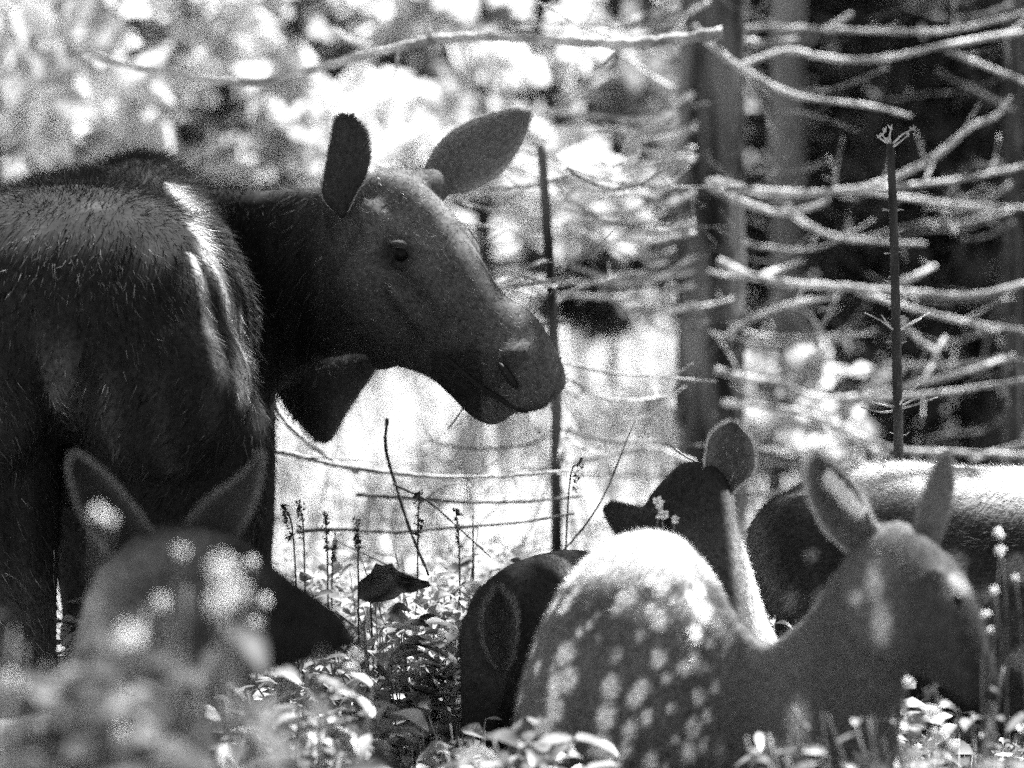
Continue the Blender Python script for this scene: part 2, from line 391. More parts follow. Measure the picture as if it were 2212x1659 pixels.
BR = [([(1560,70),(1420,88),(1330,95),(1180,85),(1000,82),(850,102),(700,142),(570,175),(440,170),(310,150),(180,120)], 17, 14, -3.0),
 ([(800,102),(750,84),(716,56)], 9, 8, -.6),
 ([(1480,62),(1400,95),(1374,99),(1437,125)], 10, 8),
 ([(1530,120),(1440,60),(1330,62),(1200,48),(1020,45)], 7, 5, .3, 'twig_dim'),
 ([(1480,15),(1400,28),(1330,60),(1290,90)], 6, 5),
 ([(1500,215),(1452,193),(1400,160),(1353,125)], 10, 8),
 ([(1358,344),(1374,302),(1400,262),(1411,224)], 10, 8, -.4),
 ([(1500,338),(1447,342),(1364,362),(1290,386),(1200,392)], 9, 10, -.4),
 ([(1500,380),(1420,430),(1360,458),(1300,463),(1240,440),(1200,400)], 9, 5, .2, 'stalk'),
 ([(1500,490),(1426,495),(1364,508),(1296,538),(1225,562)], 8, 10, -.4),
 ([(1437,567),(1400,570),(1380,530)], 7, 8, -.3),
 ([(1500,600),(1400,590),(1300,600),(1210,640),(1120,610)], 6, 5),
 ([(1330,160),(1260,205),(1170,252)], 7, 5, .5),
 ([(1580,60),(1671,58),(1790,62),(1999,71),(2103,57),(2240,18)], 8, 8),
 ([(1790,62),(1812,48),(1837,31)], 9, 10),
 ([(1598,90),(1660,92),(1723,86)], 10, 8),
 ([(1600,140),(1700,110),(1765,122),(1848,130),(1936,121),(2015,104),(2108,86),(2240,62)], 8, 11, -.3),
 ([(2046,109),(2129,141),(2240,190)], 8, 6),
 ([(1500,60),(1556,115),(1619,156),(1723,208),(1869,229),(1968,250)], 10, 6, -.5),
 ([(1540,395),(1588,402),(1660,416),(1765,417),(1869,406),(1947,375),(2025,333),(2093,276),(2150,252),(2181,210)], 13, 9, -.4),
 ([(1869,408),(1936,404),(2077,385),(2240,352)], 9, 8, -.3),
 ([(1530,395),(1556,411),(1593,432),(1660,458),(1723,458),(1791,432)], 13, 9, -.3),
 ([(1700,445),(1733,479),(1796,510),(1895,521),(1999,528)], 9, 6, .3),
 ([(1850,410),(1936,424),(2077,443),(2240,448)], 7, 6, .4),
 ([(1560,565),(1585,580),(1619,596),(1702,614),(1817,620),(1936,630),(2103,638),(2240,606)], 13, 10, -.3),
 ([(1640,596),(1690,578),(1739,562)], 7, 5), ([(1930,618),(1980,596),(2020,573)], 10, 9),
 ([(1570,725),(1608,698),(1692,661),(1806,640)], 8, 8),
 ([(1850,628),(1942,656),(2025,682),(2150,708),(2240,716)], 8, 8),
 ([(1947,690),(1985,735),(2020,765),(1994,818)], 8, 6), ([(2020,765),(2042,728)], 7, 6),
 ([(1700,660),(1755,690),(1770,740),(1744,786),(1791,750),(1895,713)], 6, 5, .5, 'twig_dim'),
 ([(1550,800),(1588,812),(1681,828),(1765,859),(1869,854),(1973,828),(2077,807),(2192,768)], 10, 10, -.3),
 ([(1900,860),(2025,849),(2240,818)], 8, 8),
 ([(1560,870),(1640,880),(1740,895),(1830,930),(1930,968),(2050,975),(2240,985)], 9, 9, -.3),
 ([(1790,910),(1860,955),(1990,1020)], 8, 6), ([(2100,990),(2160,975),(2240,950)], 9, 8),
 ([(1600,150),(1590,260),(1586,380),(1590,470),(1584,560)], 5, 5, -.2, 'twig_dim'),
 ([(1500,1000),(1410,970),(1330,982),(1222,1003)], 9, 12, -1.2),
 ([(1500,665),(1560,650),(1590,640)], 6, 4), ([(1440,680),(1500,700),(1590,712)], 5, 5),
]
EXL = []
for k_ in range(16):
    py = 200 + k_ * 30 + rnd.uniform(-12, 12); L = rnd.uniform(150, 430); sg = rnd.uniform(10, 60)
    EXL.append(([(1500, py), (1500 - L * .35, py + sg), (1500 - L * .7, py + sg * .9), (1500 - L, py + sg * .9 - rnd.uniform(-40, 60))], rnd.uniform(6, 9), rnd.uniform(5, 7), rnd.uniform(-.6, .2)))
def jit(lo, hi): return rnd.uniform(lo, hi)
def X0(px, Y): return (px - 1106) * Y / 12000
TH = bigtrunk('spruce_tree', 'thick spruce trunk with many bare lit branches right of the moose muzzle', 'tree', 1532, 17, 146, -900, M['bark'], BR + EXL, extra=44)
TP = bigtrunk('spruce_tree', 'paler slimmer trunk standing just right of and behind the thick spruce', 'tree', 1700, 23, 74, -1100, M['palebark'],
    [([(1700, 300), (1760, 240), (1830, 200)], 6, 3), ([(1700, 520), (1640, 480), (1600, 470)], 6, 3), ([(1700, 620), (1790, 680), (1850, 760)], 6, 3)], 'twig_dim', extra=14)
bigtrunk('spruce_tree', 'thin dark trunk at the right edge among the lit branches', 'tree', 2185, 19, 40, -900, M['darkbark'],
    [([(2185, 500), (2120, 470), (2040, 380)], 6, 4), ([(2185, 640), (2140, 700), (2120, 800)], 5, 3), ([(2185, 240), (2100, 190), (2020, 150)], 6, 3)], 'twig_dim', extra=18, side=-1)
bigtrunk('dead_sapling', 'slim broken dead stem with snapped top right of the far moose ear', 'tree', 1222, 14.3, 24, 315, M['bark'],
    [([(1165, 400), (1120, 400), (1085, 370)], 5, 4, 0), ([(1185, 560), (1140, 575), (1070, 580)], 5, 4, 0), ([(1200, 620), (1120, 600), (1050, 615)], 5, 5, 0),
     ([(1190, 660), (1260, 620), (1330, 600)], 5, 4, 0), ([(1205, 440), (1260, 400), (1330, 380)], 6, 6, .1), ([(1180, 470), (1100, 462), (1000, 440)], 5, 4, .1),
     ([(1190, 880), (1215, 920), (1205, 990)], 5, 4, 0), ([(1200, 520), (1110, 500), (990, 478)], 4, 3, .2)], extra=14, lean=-52)
for nm, lab, pxx, YY, w in (('spruce_tree', 'dark spruce trunk far behind between pale trunk and sapling', 1830, 30, 46),
                  ('spruce_tree', 'darkest far spruce trunk just right of the bare sapling', 2030, 27, 60),
                  ('spruce_tree', 'far blurred trunk above the gap between moose ears and thick spruce', 1330, 34, 40)):
    bigtrunk(nm, lab, 'tree', pxx, YY, w, -1200, M['darkbark'], [([(pxx, q), (pxx + d * 60, q - 30), (pxx + d * 130, q + 30)], 5, 3) for q, d in ((80, 1), (250, -1), (420, 1), (640, -1))], 'twig_dim')

def cards(n, centre_fn, size, r, aspect=1.6, droop=0):
    c = np.array([centre_fn(r) for _ in range(n)])
    a = np.array([[r.gauss(0, 1) for _ in range(3)] for _ in range(n)]); a[:, 2] -= droop; a /= np.linalg.norm(a, axis=1)[:, None]
    b = np.cross(a, np.array([[r.gauss(0, 1) for _ in range(3)] for _ in range(n)])); b /= np.linalg.norm(b, axis=1)[:, None]
    s = np.array([size * r.uniform(.6, 1.4) for _ in range(n)])[:, None]
    a = a * s * aspect / 2; b = b * s / 2
    nn = np.cross(a, b); nn = nn / (np.linalg.norm(nn, axis=1)[:, None]) * s * .12
    v = np.stack([c - a, c + b * .9 - a * .1 + nn, c + a, c - b * .9 - a * .1 + nn], 1).reshape(-1, 3)
    return v, [(4 * i, 4 * i + 1, 4 * i + 2, 4 * i + 3) for i in range(n)]
def leafy(name, label, x, y, h, rad, n, size, mat, seed, z0=.6, tm='darkbark', group=None, nl=26):
    """broadleaf tree or bush: trunk, limbs, and leaves gathered in uneven clumps along the limbs"""
    r = random.Random(seed); gz = ground_z(x, y); t = thing(name, label, 'tree' if h > 2.4 else 'bush', (x, y, gz), group)
    tk = tube([(x, y, gz - .1), (x + .01, y, gz + h * .5), (x, y, gz + h * .95)], .03 + h * .014, .015, 8, .05, rr=r)
    ends = []; limbs = []
    for i in range(nl):
        z = gz + h * r.uniform(z0 * .5 / max(h, 1), .92); a = r.uniform(0, 6.28); L = rad * r.uniform(.5, 1) * (1.1 - .5 * abs((z - gz) / h - .5))
        e = Vector((x + math.cos(a) * L, y + math.sin(a) * L, z + L * r.uniform(.1, .6)))
        limbs.append(tube([(x, y, z), (x + math.cos(a) * L * .5, y + math.sin(a) * L * .5, z + L * .12), e], .018, .006, 5, 0, rr=r)); ends += [e, e.lerp(Vector((x, y, z)), .4)]
    new_obj('trunk', *merge([tk] + limbs), M[tm], t)
    cl = [(e, r.uniform(.06, .2) * rad) for e in ends if r.random() < .75]
    def cf(rr):
        e, s = rr.choice(cl); return (e.x + rr.gauss(0, s), e.y + rr.gauss(0, s), e.z + rr.gauss(0, s * .6))
    new_obj('crown', *cards(n, cf, size, r), mat, t, False)
    return t
def conifer(label, x, y, h, rad, n, seed, mat='leafdark', group=None, z0=.3):
    r = random.Random(seed); gz = ground_z(x, y); t = thing('spruce_tree', label, 'tree', (x, y, gz), group)
    br = []
    for i in range(90):
        f = r.random() ** .8; z = gz + z0 + (h - z0) * f; L = rad * (1 - f) * r.uniform(.7, 1.1) + .1; a = r.uniform(0, 6.28)
        br.append((Vector((x, y, z)), Vector((x + math.cos(a) * L, y + math.sin(a) * L, z - L * r.uniform(.05, .4)))))
    new_obj('trunk', *merge([tube([(x, y, gz - .1), (x, y, gz + h * .5), (x, y, gz + h)], .1, .01, 9, .05, rr=r)] + [tube([p, q], .014, .004, 4, 0, n=3, rr=r) for p, q in br]), M['darkbark'], t)
    def cf(rr):
        p, q = rr.choice(br); u = rr.random() ** .6; c = p.lerp(q, u); return (c.x + rr.gauss(0, .06), c.y + rr.gauss(0, .06), c.z - abs(rr.gauss(0, .09)))
    new_obj('crown', *cards(n, cf, .055, r, 2.4, .8), M[mat], t, False)
    return t
def high_crown(t, x, y, z0, z1, rad, n, seed):
    r = random.Random(seed); br = []
    for i in range(70):
        z = r.uniform(z0, z1); L = rad * (1 - .6 * (z - z0) / (z1 - z0)) * r.uniform(.6, 1.1); a = r.uniform(0, 6.28)
        br.append((Vector((x, y, z)), Vector((x + math.cos(a) * L, y + math.sin(a) * L, z - L * r.uniform(.0, .3)))))
    def cf(rr):
        p, q = rr.choice(br); c = p.lerp(q, rr.uniform(.25, 1)); return (c.x + rr.gauss(0, .07), c.y + rr.gauss(0, .07), c.z - abs(rr.gauss(0, .08)))
    new_obj('limbs', *merge([tube([p, q], .02, .006, 4, 0, n=3, rr=r) for p, q in br]), M['darkbark'], t)
    new_obj('crown', *cards(n, cf, .07, r, 2.6, .6), M['leafdark'], t, False)
high_crown(TH, X0(1532, 17), 17, 5, 9, 2.2, 3600, 21)
high_crown(TP, X0(1700, 23), 23, 5.6, 11, 2.2, 3500, 22)
def X(px, Y): return (px - 1106) * Y / 12000
TS = bigtrunk('spruce_tree', 'unseen spruce added to shade the calf, just outside the right edge, nearest the camera', 'tree', 1106 + 1.5 * 12000 / 10.55, 10.55, 100, -2600, M['bark'], [])  # added out of view, its crown set to shade the calf
high_crown(TS, 1.42, 10.6, 4.8, 7.4, .85, 2600, 31)
TS = bigtrunk('spruce_tree', 'unseen spruce added to shade the moose, just outside the right edge behind the lit deer', 'tree', 1106 + 1.85 * 12000 / 13.3, 13.3, 110, -2600, M['bark'], [])  # added out of view, its crown dapples the moose rump
high_crown(TS, 1.85, 13.3, 4.5, 7.6, 1.2, 1900, 35)
# dark spruces filling the right half
for i, (lab, px, Y, h, rad, n) in enumerate([
    ('dense dark spruce at the far right edge behind the curved branches', 2230, 25, 9, 1.5, 15000),
    ('dense dark spruce behind the thin bare sapling', 1960, 31, 10, 1.9, 17000),
    ('dense dark spruce behind the pale slim trunk', 1730, 36, 11, 1.9, 16000),
    ('dark young spruce low between thick spruce and sapling', 1800, 26, 2.6, .9, 6500),
    ('low dark young spruce under the lit branches at the right', 2120, 23, 2.3, .8, 6500),
    ('far dark spruce rising left of the thick trunk', 1395, 44, 12, 1.7, 12000),
    ('far dark spruce above the moose back', 500, 42, 12, 1.2, 11000),
    ('dark far spruce behind the space between the moose ears', 830, 50, 13, 1.1, 9000)]):
    conifer(lab, X(px, Y), Y, h, rad, n, 40 + i)
for i, (lab, px, Y, h, rad, n, sz, mt) in enumerate([
    ('bright leafy birch filling the upper left corner', 60, 30, 7, 1.6, 2100, .17, 'leafbright'),
    ('grey leafy birch above the moose shoulder hump', 330, 33, 7.5, 1.5, 2000, .15, 'leaf'),
    ('mid grey leafy tree behind the moose neck', 640, 31, 7, 1.4, 1700, .16, 'leaf'),
    ('bright leafy birch just left of the far moose ear', 930, 36, 8, 1.7, 2100, .18, 'leafbright'),
    ('grey leafy tree behind the snapped dead stem', 1180, 33, 7, 1.4, 1800, .16, 'leaf'),
    ('leafy bush at the left edge behind the moose rump', -20, 22, 2.6, .8, 900, .13, 'leafbright'),
    ('leafy bush over the moose back with pale sunlit leaves', 290, 24, 2.8, .8, 900, .13, 'leafbright'),
    ('leafy bush behind the near moose ear', 640, 25, 2.6, .8, 850, .13, 'leafbright'),
    ('leafy bush behind the moose forehead between dead branches', 1040, 26, 2.4, .8, 750, .12, 'leafbright'),
    ('small leafy bush at the foot of the thick spruce', 1670, 21, .62, .3, 420, .06, 'leafbright')]):
    leafy('birch_tree' if h > 5 else 'leafy_bush' , lab, X(px, Y), Y, h, rad, n, sz, M[mt], 70 + i, group=None)

for i, (lab, px, Y, h, rad, n) in enumerate([
    ('dark round bush beyond the field right of the moose muzzle', 1320, 27, .62, .34, 700), ('dark bush beyond the field touching the thick spruce', 1425, 29, .7, .36, 700),
    ('dark low bush beyond the field between muzzle and dead stem', 1235, 31, .5, .3, 500)]):
    leafy('leafy_bush', lab, X(px, Y), Y, h, rad, n, .07, M['leafdark'], 95 + i)
def clump(x, y, r): return math.sin(x * 5.1 + y * 1.3) * math.sin(y * 2.1 - x * 2.7) + r.gauss(0, .25) > .55 and x < y * .06
stuff(blades('dry_weeds', 800, lambda r: (r.uniform(-1.6, 1.5), 15 + 11 * r.random()), .2, .6, .009, M['seed'], 13, .3, clump), 'darker dry weeds in scattered clumps on the sunlit bank', 'weeds')

# ------------------------------------------------------------------ the moose cow
def ring(px, top, bot, hw, Y):                 # section of a body that runs away from the camera
    s = Y / 12000; c = P(px, (top + bot) / 2, Y); return (c, (0, 0, (bot - top) / 2 * s), (hw * s, 0, 0))
def build_moose():
    t = thing('moose', 'large dark moose cow seen from behind with head turned right in profile', 'moose', (X(190, 12), 12, 0))
    A = [loft([ring(150, 620, 800, 150, 11.2), ring(150, 520, 860, 270, 11.26), ring(150, 455, 930, 345, 11.38), ring(150, 415, 1000, 378, 11.6), ring(155, 398, 1080, 392, 11.9), ring(165, 395, 1090, 395, 12.25),
               ring(185, 385, 1080, 380, 12.6), ring(260, 372, 1050, 320, 12.9), ring(320, 400, 1000, 250, 13.2), ring(350, 520, 900, 120, 13.45)], 60, 40, .9),
         loft([ring(330, 400, 600, 60, 12.4), ring(305, 352, 650, 125, 12.6), ring(298, 338, 650, 145, 12.85), ring(310, 352, 650, 120, 13.1), ring(330, 430, 600, 50, 13.3)]),
         # haunches and legs
         loft([ring(350, 800, 900, 60, 11.18), ring(345, 700, 1010, 150, 11.22), ring(350, 640, 1080, 195, 11.38), ring(350, 620, 1100, 200, 11.6), ring(345, 640, 1080, 180, 11.9), ring(340, 700, 900, 90, 12.1)]),
         loft([ring(-40, 800, 900, 60, 11.18), ring(-40, 700, 1010, 130, 11.22), ring(-50, 640, 1080, 170, 11.38), ring(-50, 620, 1100, 190, 11.6), ring(-50, 640, 1080, 170, 11.9), ring(-40, 700, 900, 90, 12.1)]),
         leg([(360, 760, 120, .1), (372, 900, 210, .05), (372, 1000, 205, .05), (378, 1100, 185, .05), (400, 1220, 130, .05), (425, 1350, 85, .1), (445, 1500, 62, .16), (440, 1620, 50, .14), (435, 1900, 42, .05), (435, 2060, 45, .02), (435, 2125, 55, -.02)], 11.45, 24),
         leg([(-70, 760, 120, .1), (-50, 900, 185, .05), (-45, 1000, 180, .05), (-32, 1120, 165, .05), (-5, 1260, 130, .05), (28, 1380, 96, .1), (48, 1500, 72, .16), (55, 1620, 56, .14), (50, 1900, 44, .05), (50, 2060, 46, .02), (50, 2125, 56, -.02)], 11.4, 24),
         leg([(470, 640, 60, -.1), (492, 780, 100, -.05), (502, 900, 94, 0), (512, 1050, 84, 0), (520, 1180, 70, 0), (520, 1400, 52, 0), (510, 1700, 46, 0), (505, 1850, 44, 0), (505, 1950, 48, 0)], 12.85, 20),
         leg([(170, 900, 110, 0), (180, 1100, 90, 0), (190, 1300, 60, 0), (195, 1600, 45, 0), (195, 1850, 44, 0), (195, 1950, 48, 0)], 12.9, 18),
         # brisket hanging below the neck
         loft(prof([(560, 600, 570, 760, .1, 13.05), (610, 640, 612, 870, .14, 13.05), (660, 660, 655, 925, .16, 13.05), (705, 690, 705, 962, .15, 13.05), (760, 720, 745, 900, .12, 13.05), (800, 740, 790, 832, .08, 13.0), (825, 765, 822, 790, .03, 12.95)])),
         # neck and head in one run
         loft(prof([(380, 420, 430, 900, .16, 13.0), (470, 408, 520, 900, .19, 12.9), (560, 410, 595, 852, .18, 12.75), (640, 405, 665, 795, .16, 12.6), (710, 398, 725, 772, .14, 12.45), (770, 380, 790, 768, .13, 12.35),
                    (830, 368, 835, 785, .135, 12.28), (900, 385, 885, 800, .135, 12.22), (968, 448, 930, 815, .128, 12.15), (1033, 545, 965, 822, .105, 12.1), (1088, 635, 1003, 800, .078, 12.05),
                    (1150, 674, 1036, 848, .08, 12.0), (1192, 736, 1082, 884, .095, 11.96), (1217, 790, 1130, 892, .09, 11.94), (1226, 835, 1172, 884, .06, 11.93)]), 110, 40, .88),
         # lower lip and chin
         loft(prof([(905, 700, 890, 800, .06, 12.15), (955, 770, 930, 818, .055, 12.1), (1000, 800, 975, 858, .052, 12.05), (1045, 830, 1018, 902, .05, 12.03), (1085, 852, 1062, 920, .05, 12.02), (1112, 872, 1098, 910, .03, 12.0)])),
         # jaw muscle, cheek bone, brow ridges, near nostril wing, poll
         loft(ell(835, 650, 12.20, 130, 100, .11, -.9)), loft(ell(880, 497, 12.15, 70, 24, .04, -.5)), loft(ell(1000, 525, 12.24, 62, 30, .06, -.95)),
         loft(ell(960, 640, 12.06, 110, 36, .06, -.75)), loft(ell(864, 528, 12.075, 36, 11, .025, -.15)), loft(ell(866, 572, 12.085, 32, 9, .02, -.1)), loft(ell(905, 690, 12.07, 120, 20, .035, -.85)), loft(ell(800, 480, 12.16, 30, 60, .03, .2)), loft(ell(1130, 790, 11.90, 60, 48, .05, -.9)), loft(ell(860, 395, 12.3, 60, 34, .06, -.1)),
         loft(ell(735, 440, 12.3, 42, 50, .06, 0)), loft(ell(930, 405, 12.33, 50, 42, .06, .5)),
         # tail
         loft([(P(140, 690, 11.22), (.05, 0, 0), (0, .03, 0)), (P(132, 780, 11.16), (.045, 0, 0), (0, .03, 0)), (P(130, 850, 11.14), (.03, 0, 0), (0, .02, 0)), (P(130, 900, 11.15), (.008, 0, 0), (0, .008, 0))]),
         # dewlap
         loft(prof([(800, 740, 845, 742, .012, 12.3), (812, 800, 846, 800, .012, 12.3), (818, 850, 838, 852, .009, 12.3), (824, 890, 832, 890, .004, 12.3)])) if False else leg([(823, 700, 40, 0), (823, 750, 34, 0), (823, 785, 26, 0), (825, 805, 20, 0)], 12.3, 12)]
    V, F, N = fuse(A, .0125, 12)
    def col(p):
        x, y = px_of(p); Y = p[:, 1]
        c = .013 + .004 * fnoise(p, 6, 2) + .02 * np.clip(fnoise(p * np.array([1, 1, .3]), 30, 12) - .3, 0, 1)
        head = sstep(640, 780, x); c = c + head * .062 + .012 * np.clip(fnoise(p, 45, 21), -1, 1) * head + .008 * sstep(540, 620, x) * (x < 700)
        c = c * (1 - .1 * sstep(640, 500, y) * (x < 470) * (Y < 12.5)); c = c + .0 * sstep(80, 0, np.abs(y - 455 - .0012 * (x - 160) ** 2)) * (x < 420) * (Y < 12)      # croup darkened in the coat to hold down its sunlit sheen
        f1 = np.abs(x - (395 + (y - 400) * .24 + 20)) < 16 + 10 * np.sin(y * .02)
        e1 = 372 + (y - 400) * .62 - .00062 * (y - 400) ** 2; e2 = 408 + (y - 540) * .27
        sun_strip = np.clip(1.3 - np.abs(x - e1 - 9 * fnoise(p, 20, 4)) / 19, 0, 1) ** 2 * (.55 + .45 * fnoise(p * np.array([1, 1, .15]), 70, 31)) * (y > 395) * sstep(900, 840, y) + np.clip(1.4 - np.abs(x - e2 - 8 * fnoise(p, 20, 5)) / (5 + .05 * (y - 540)), 0, 1) * (y > 545) * sstep(860, 760, y)
        c = c + sun_strip * (x < 560) * (Y < 12.6) * (.2 + .3 * np.clip(fnoise(p * np.array([1, 1, .2]), 40, 9) + .4, 0, 1))  # pale flank strips paint the sun on the right hip
        leglow = sstep(1150, 1450, y) * (Y < 12); c = c + leglow * .05
        nose = sstep(1040, 1120, x) * sstep(680, 760, y); c = c * (1 - .25 * nose) + .02 * nose
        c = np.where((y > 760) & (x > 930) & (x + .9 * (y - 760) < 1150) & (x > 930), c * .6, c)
        c = c + .03 * np.clip(1.5 - np.hypot((x - 140) / 40, (y - 830) / 90), 0, 1) * (Y < 11.6) * (x < 300); c = np.where((x > 640) & (x < 1040), c * (.4 + .6 * sstep(840, 520, y - (x - 800) * .25)), c); d = np.hypot(x - 862, y - 548); c = c * (1 - .55 * sstep(52, 22, d)) + .03 * sstep(40, 8, np.abs(np.hypot(x - 865, y - 560) - 72)) * (y < 545) * (x > 750)  # face tone: own coat, with shade painted towards jaw and eye socket
        return np.clip(c, .006, .8)
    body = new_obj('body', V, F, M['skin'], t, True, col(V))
    def flow(p):
        x, y = px_of(p); o = np.zeros((len(p), 3))
        o[:, 2] = -1; o[:, 0] = .9 * sstep(0, 400, np.abs(x - 140)) * np.sign(x - 140) * (x < 600)
        o[:, 0] = np.where((x > 600) & (x < 780), -.7, o[:, 0]); o[:, 1] = np.where(x < 600, -.35, 0)
        h = x >= 780; o[h] = (-.7, 0, .55)
        crotch = (x < 600) & (y > 800); o[crotch, 0] = np.where(x[crotch] < 140, .6, -.5)
        return o
    fur(V, F, N, col, 80000, .04, .0022, flow, .2, parent=body, sigma=.85, keep=lambda c: np.where(px_of(c)[0] < 690, 1, .0))
    fur(V, F, N, col, 42000, .015, .0012, flow, .25, parent=body, keep=lambda c: np.where(px_of(c)[0] >= 680, 1, .0), name='short_fur', sigma=.8, jitter=.35)
    # mane along the hump
    fur(V, F, N, col, 9000, .06, .0012, flow, .7, parent=body, keep=lambda c: ((c[:, 1] > 12.4) & (px_of(c)[1] < 460) & (px_of(c)[0] < 520)) * 1.0 + 1e-6, name='mane')
    ear([(735, 470), (697, 425), (704, 360), (716, 300), (724, 262), (740, 250)], [(745, 470), (768, 420), (788, 385), (799, 335), (790, 285), (762, 252), (742, 250)][:6], 12.18, -.035, body, .035, .03, rim=.3, thick=.008)
    ear([(905, 400), (930, 335), (975, 285), (1040, 252), (1105, 236), (1143, 243)], [(930, 425), (965, 420), (1020, 410), (1085, 370), (1132, 300), (1145, 252)], 12.36, .05, body, .24, .2, rim=.4, thick=.006)
    eye(866, 549, 12.078, 17, body)
    blob('nostril', ell(1098, 812, 11.866, 36, 10, .016, -.95), M['wet'], body)
    v, f = tube([P(a, b, y) for a, b, y in ((962, 772, 12.005), (1000, 806, 11.972), (1040, 838, 11.94), (1080, 862, 11.905), (1118, 882, 11.90), (1140, 886, 11.91))], .006, .007, 8); new_obj('mouth', v, f, M['wet'], body)  # dark lip edge, also painting the shade of the mouth crease
    for x, Y, r in ((435, 11.43, .05), (50, 11.38, .05), (505, 12.85, .048), (195, 12.9, .048)): hoof(x, Y, r, body)
build_moose()

# ------------------------------------------------------------------ the deer and calves
def deer_leg(px, Y, top, hw, back=True):
    s = 12000 / Y; H = lambda z: 829.5 + (CAMZ - z) * s
    k = .06 if back else 0
    return leg([(px, top, hw, 0), (px + 4, (top + H(.5)) / 2, hw * .75, k * .3), (px, H(.42), hw * .42, k), (px, H(.33), hw * .30, k * .9), (px, H(.15), hw * .24, k * .3), (px, H(.04), hw * .28, 0)], Y, 14)

def build_spotted():
    Y0 = 10.2
    t = thing('spotted_deer', 'spotted deer in the right foreground, seen from behind with ears up and head turned right', 'deer', (X(1500, Y0), Y0, 0))
    A = [loft(prof([(1112, 1560, 1112, 1700, .04, Y0), (1128, 1465, 1122, 1850, .10, Y0), (1168, 1352, 1150, 1960, .15, Y0), (1225, 1250, 1200, 2010, .18, Y0), (1300, 1178, 1290, 2030, .2, Y0), (1385, 1146, 1385, 2030, .21, Y0),
                    (1465, 1160, 1470, 2020, .21, Y0), (1530, 1225, 1560, 2000, .2, Y0), (1590, 1325, 1670, 1980, .18, 10.06), (1650, 1388, 1790, 1940, .155, 9.92), (1715, 1355, 1880, 1800, .128, 9.78), (1765, 1300, 1935, 1640, .1, 9.65), (1805, 1235, 1955, 1490, .076, 9.54), (1850, 1172, 1965, 1370, .062, 9.48), (1900, 1140, 1960, 1300, .04, 9.46)]), 130, 44, .95),
         loft(prof([(1893, 1132, 1810, 1240, .05, 9.5), (1958, 1126, 1822, 1320, .068, 9.47), (2022, 1175, 1850, 1400, .075, 9.44), (2075, 1225, 1905, 1425, .07, 9.42), (2112, 1305, 1975, 1455, .056, 9.4), (2138, 1390, 2045, 1490, .04, 9.38), (2156, 1450, 2085, 1520, .036, 9.37), (2158, 1492, 2105, 1530, .02, 9.36)]), 60, 30),
         deer_leg(1250, 10.15, 1700, 110), deer_leg(1450, 10.3, 1700, 110), deer_leg(1800, 9.8, 1750, 70, False), deer_leg(1880, 10.0, 1750, 70, False),
         loft(ell(2040, 1255, 9.37, 46, 20, .03, -.9)), loft(ell(1960, 1380, 9.38, 80, 40, .03, -.9)),
         loft([(P(1135, 1560, 10.1), (.03, 0, 0), (0, .02, 0)), (P(1120, 1640, 10.05), (.025, 0, 0), (0, .02, 0)), (P(1115, 1720, 10.03), (.01, 0, 0), (0, .01, 0))])]
    V, F, N = fuse(A, .009, 14)
    def col(p):
        x, y = px_of(p)
        c = .115 + .03 * fnoise(p, 9, 4) + .4 * sstep(1275, 1225, y + 14 * fnoise(p, 14, 2)) * (x < 1560)  # pale upper band: sunlit top of the back painted into the coat
        sp = spots(p, .038, .36, 3, (1.0, .9, .7)); m = sstep(1130, 1300, y) * (x < 1760)
        c = c + sp * .75 * np.clip(m, .0, 1) * sstep(1600, 1500, x)
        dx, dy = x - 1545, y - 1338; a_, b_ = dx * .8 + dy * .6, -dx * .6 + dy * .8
        c = c + .5 * np.clip(1.25 - np.hypot(a_ / 74, b_ / 26), 0, 1) + .25 * np.clip(1.2 - np.hypot((x - 1410) / 62, (y - 1315) / 34) + .3 * fnoise(p, 40, 3), 0, 1)  # the diagonal patch is a sun dapple painted on the coat
        for sx, sy, rx, ry in ((1888, 1255, 20, 42), (1905, 1345, 22, 46), (1850, 1290, 16, 16), (2065, 1270, 28, 28), (1725, 1560, 26, 50), (1700, 1620, 45, 20), (1500, 1440, 34, 14)):
            c = c + .4 * np.clip(1.35 - np.hypot((x - sx) / rx, (y - sy) / ry), 0, 1)
        c = c * (1 - .55 * sstep(2040, 2130, x) * (y > 1280)) * (1 - .5 * sstep(1900, 1990, x) * (y > 1150) * (y < 1600))  # darker face: own coat, plus shade put in against the sun
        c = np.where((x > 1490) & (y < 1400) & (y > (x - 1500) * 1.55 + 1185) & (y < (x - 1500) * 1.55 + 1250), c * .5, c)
        return np.clip(c, .02, .75)
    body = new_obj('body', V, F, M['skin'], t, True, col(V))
    def flow(p):
        x, y = px_of(p); o = np.zeros((len(p), 3)); o[:, 0] = -.8; o[:, 2] = -.6; h = (x > 1750) & (y < 1500); o[h] = (-.35, 0, -.8) ; return o
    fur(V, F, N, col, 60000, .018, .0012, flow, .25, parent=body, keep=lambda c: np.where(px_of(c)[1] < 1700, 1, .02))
    ear([(1845, 1205), (1788, 1152), (1757, 1095), (1744, 1045), (1745, 1008), (1760, 986)], [(1905, 1160), (1884, 1128), (1866, 1085), (1838, 1042), (1800, 1005), (1768, 985)], 9.46, .03, body, .1, .13, rim=.55, rimlen=.014)
    ear([(1975, 1185), (1978, 1140), (1990, 1090), (2006, 1045), (2025, 1005), (2044, 985)], [(2015, 1195), (2035, 1150), (2048, 1110), (2056, 1065), (2057, 1020), (2048, 985)], 9.5, -.02, body, .12, .1, rim=.25, rimlen=.010)
    # long pale hair inside the near ear
    hv, hf = [], []
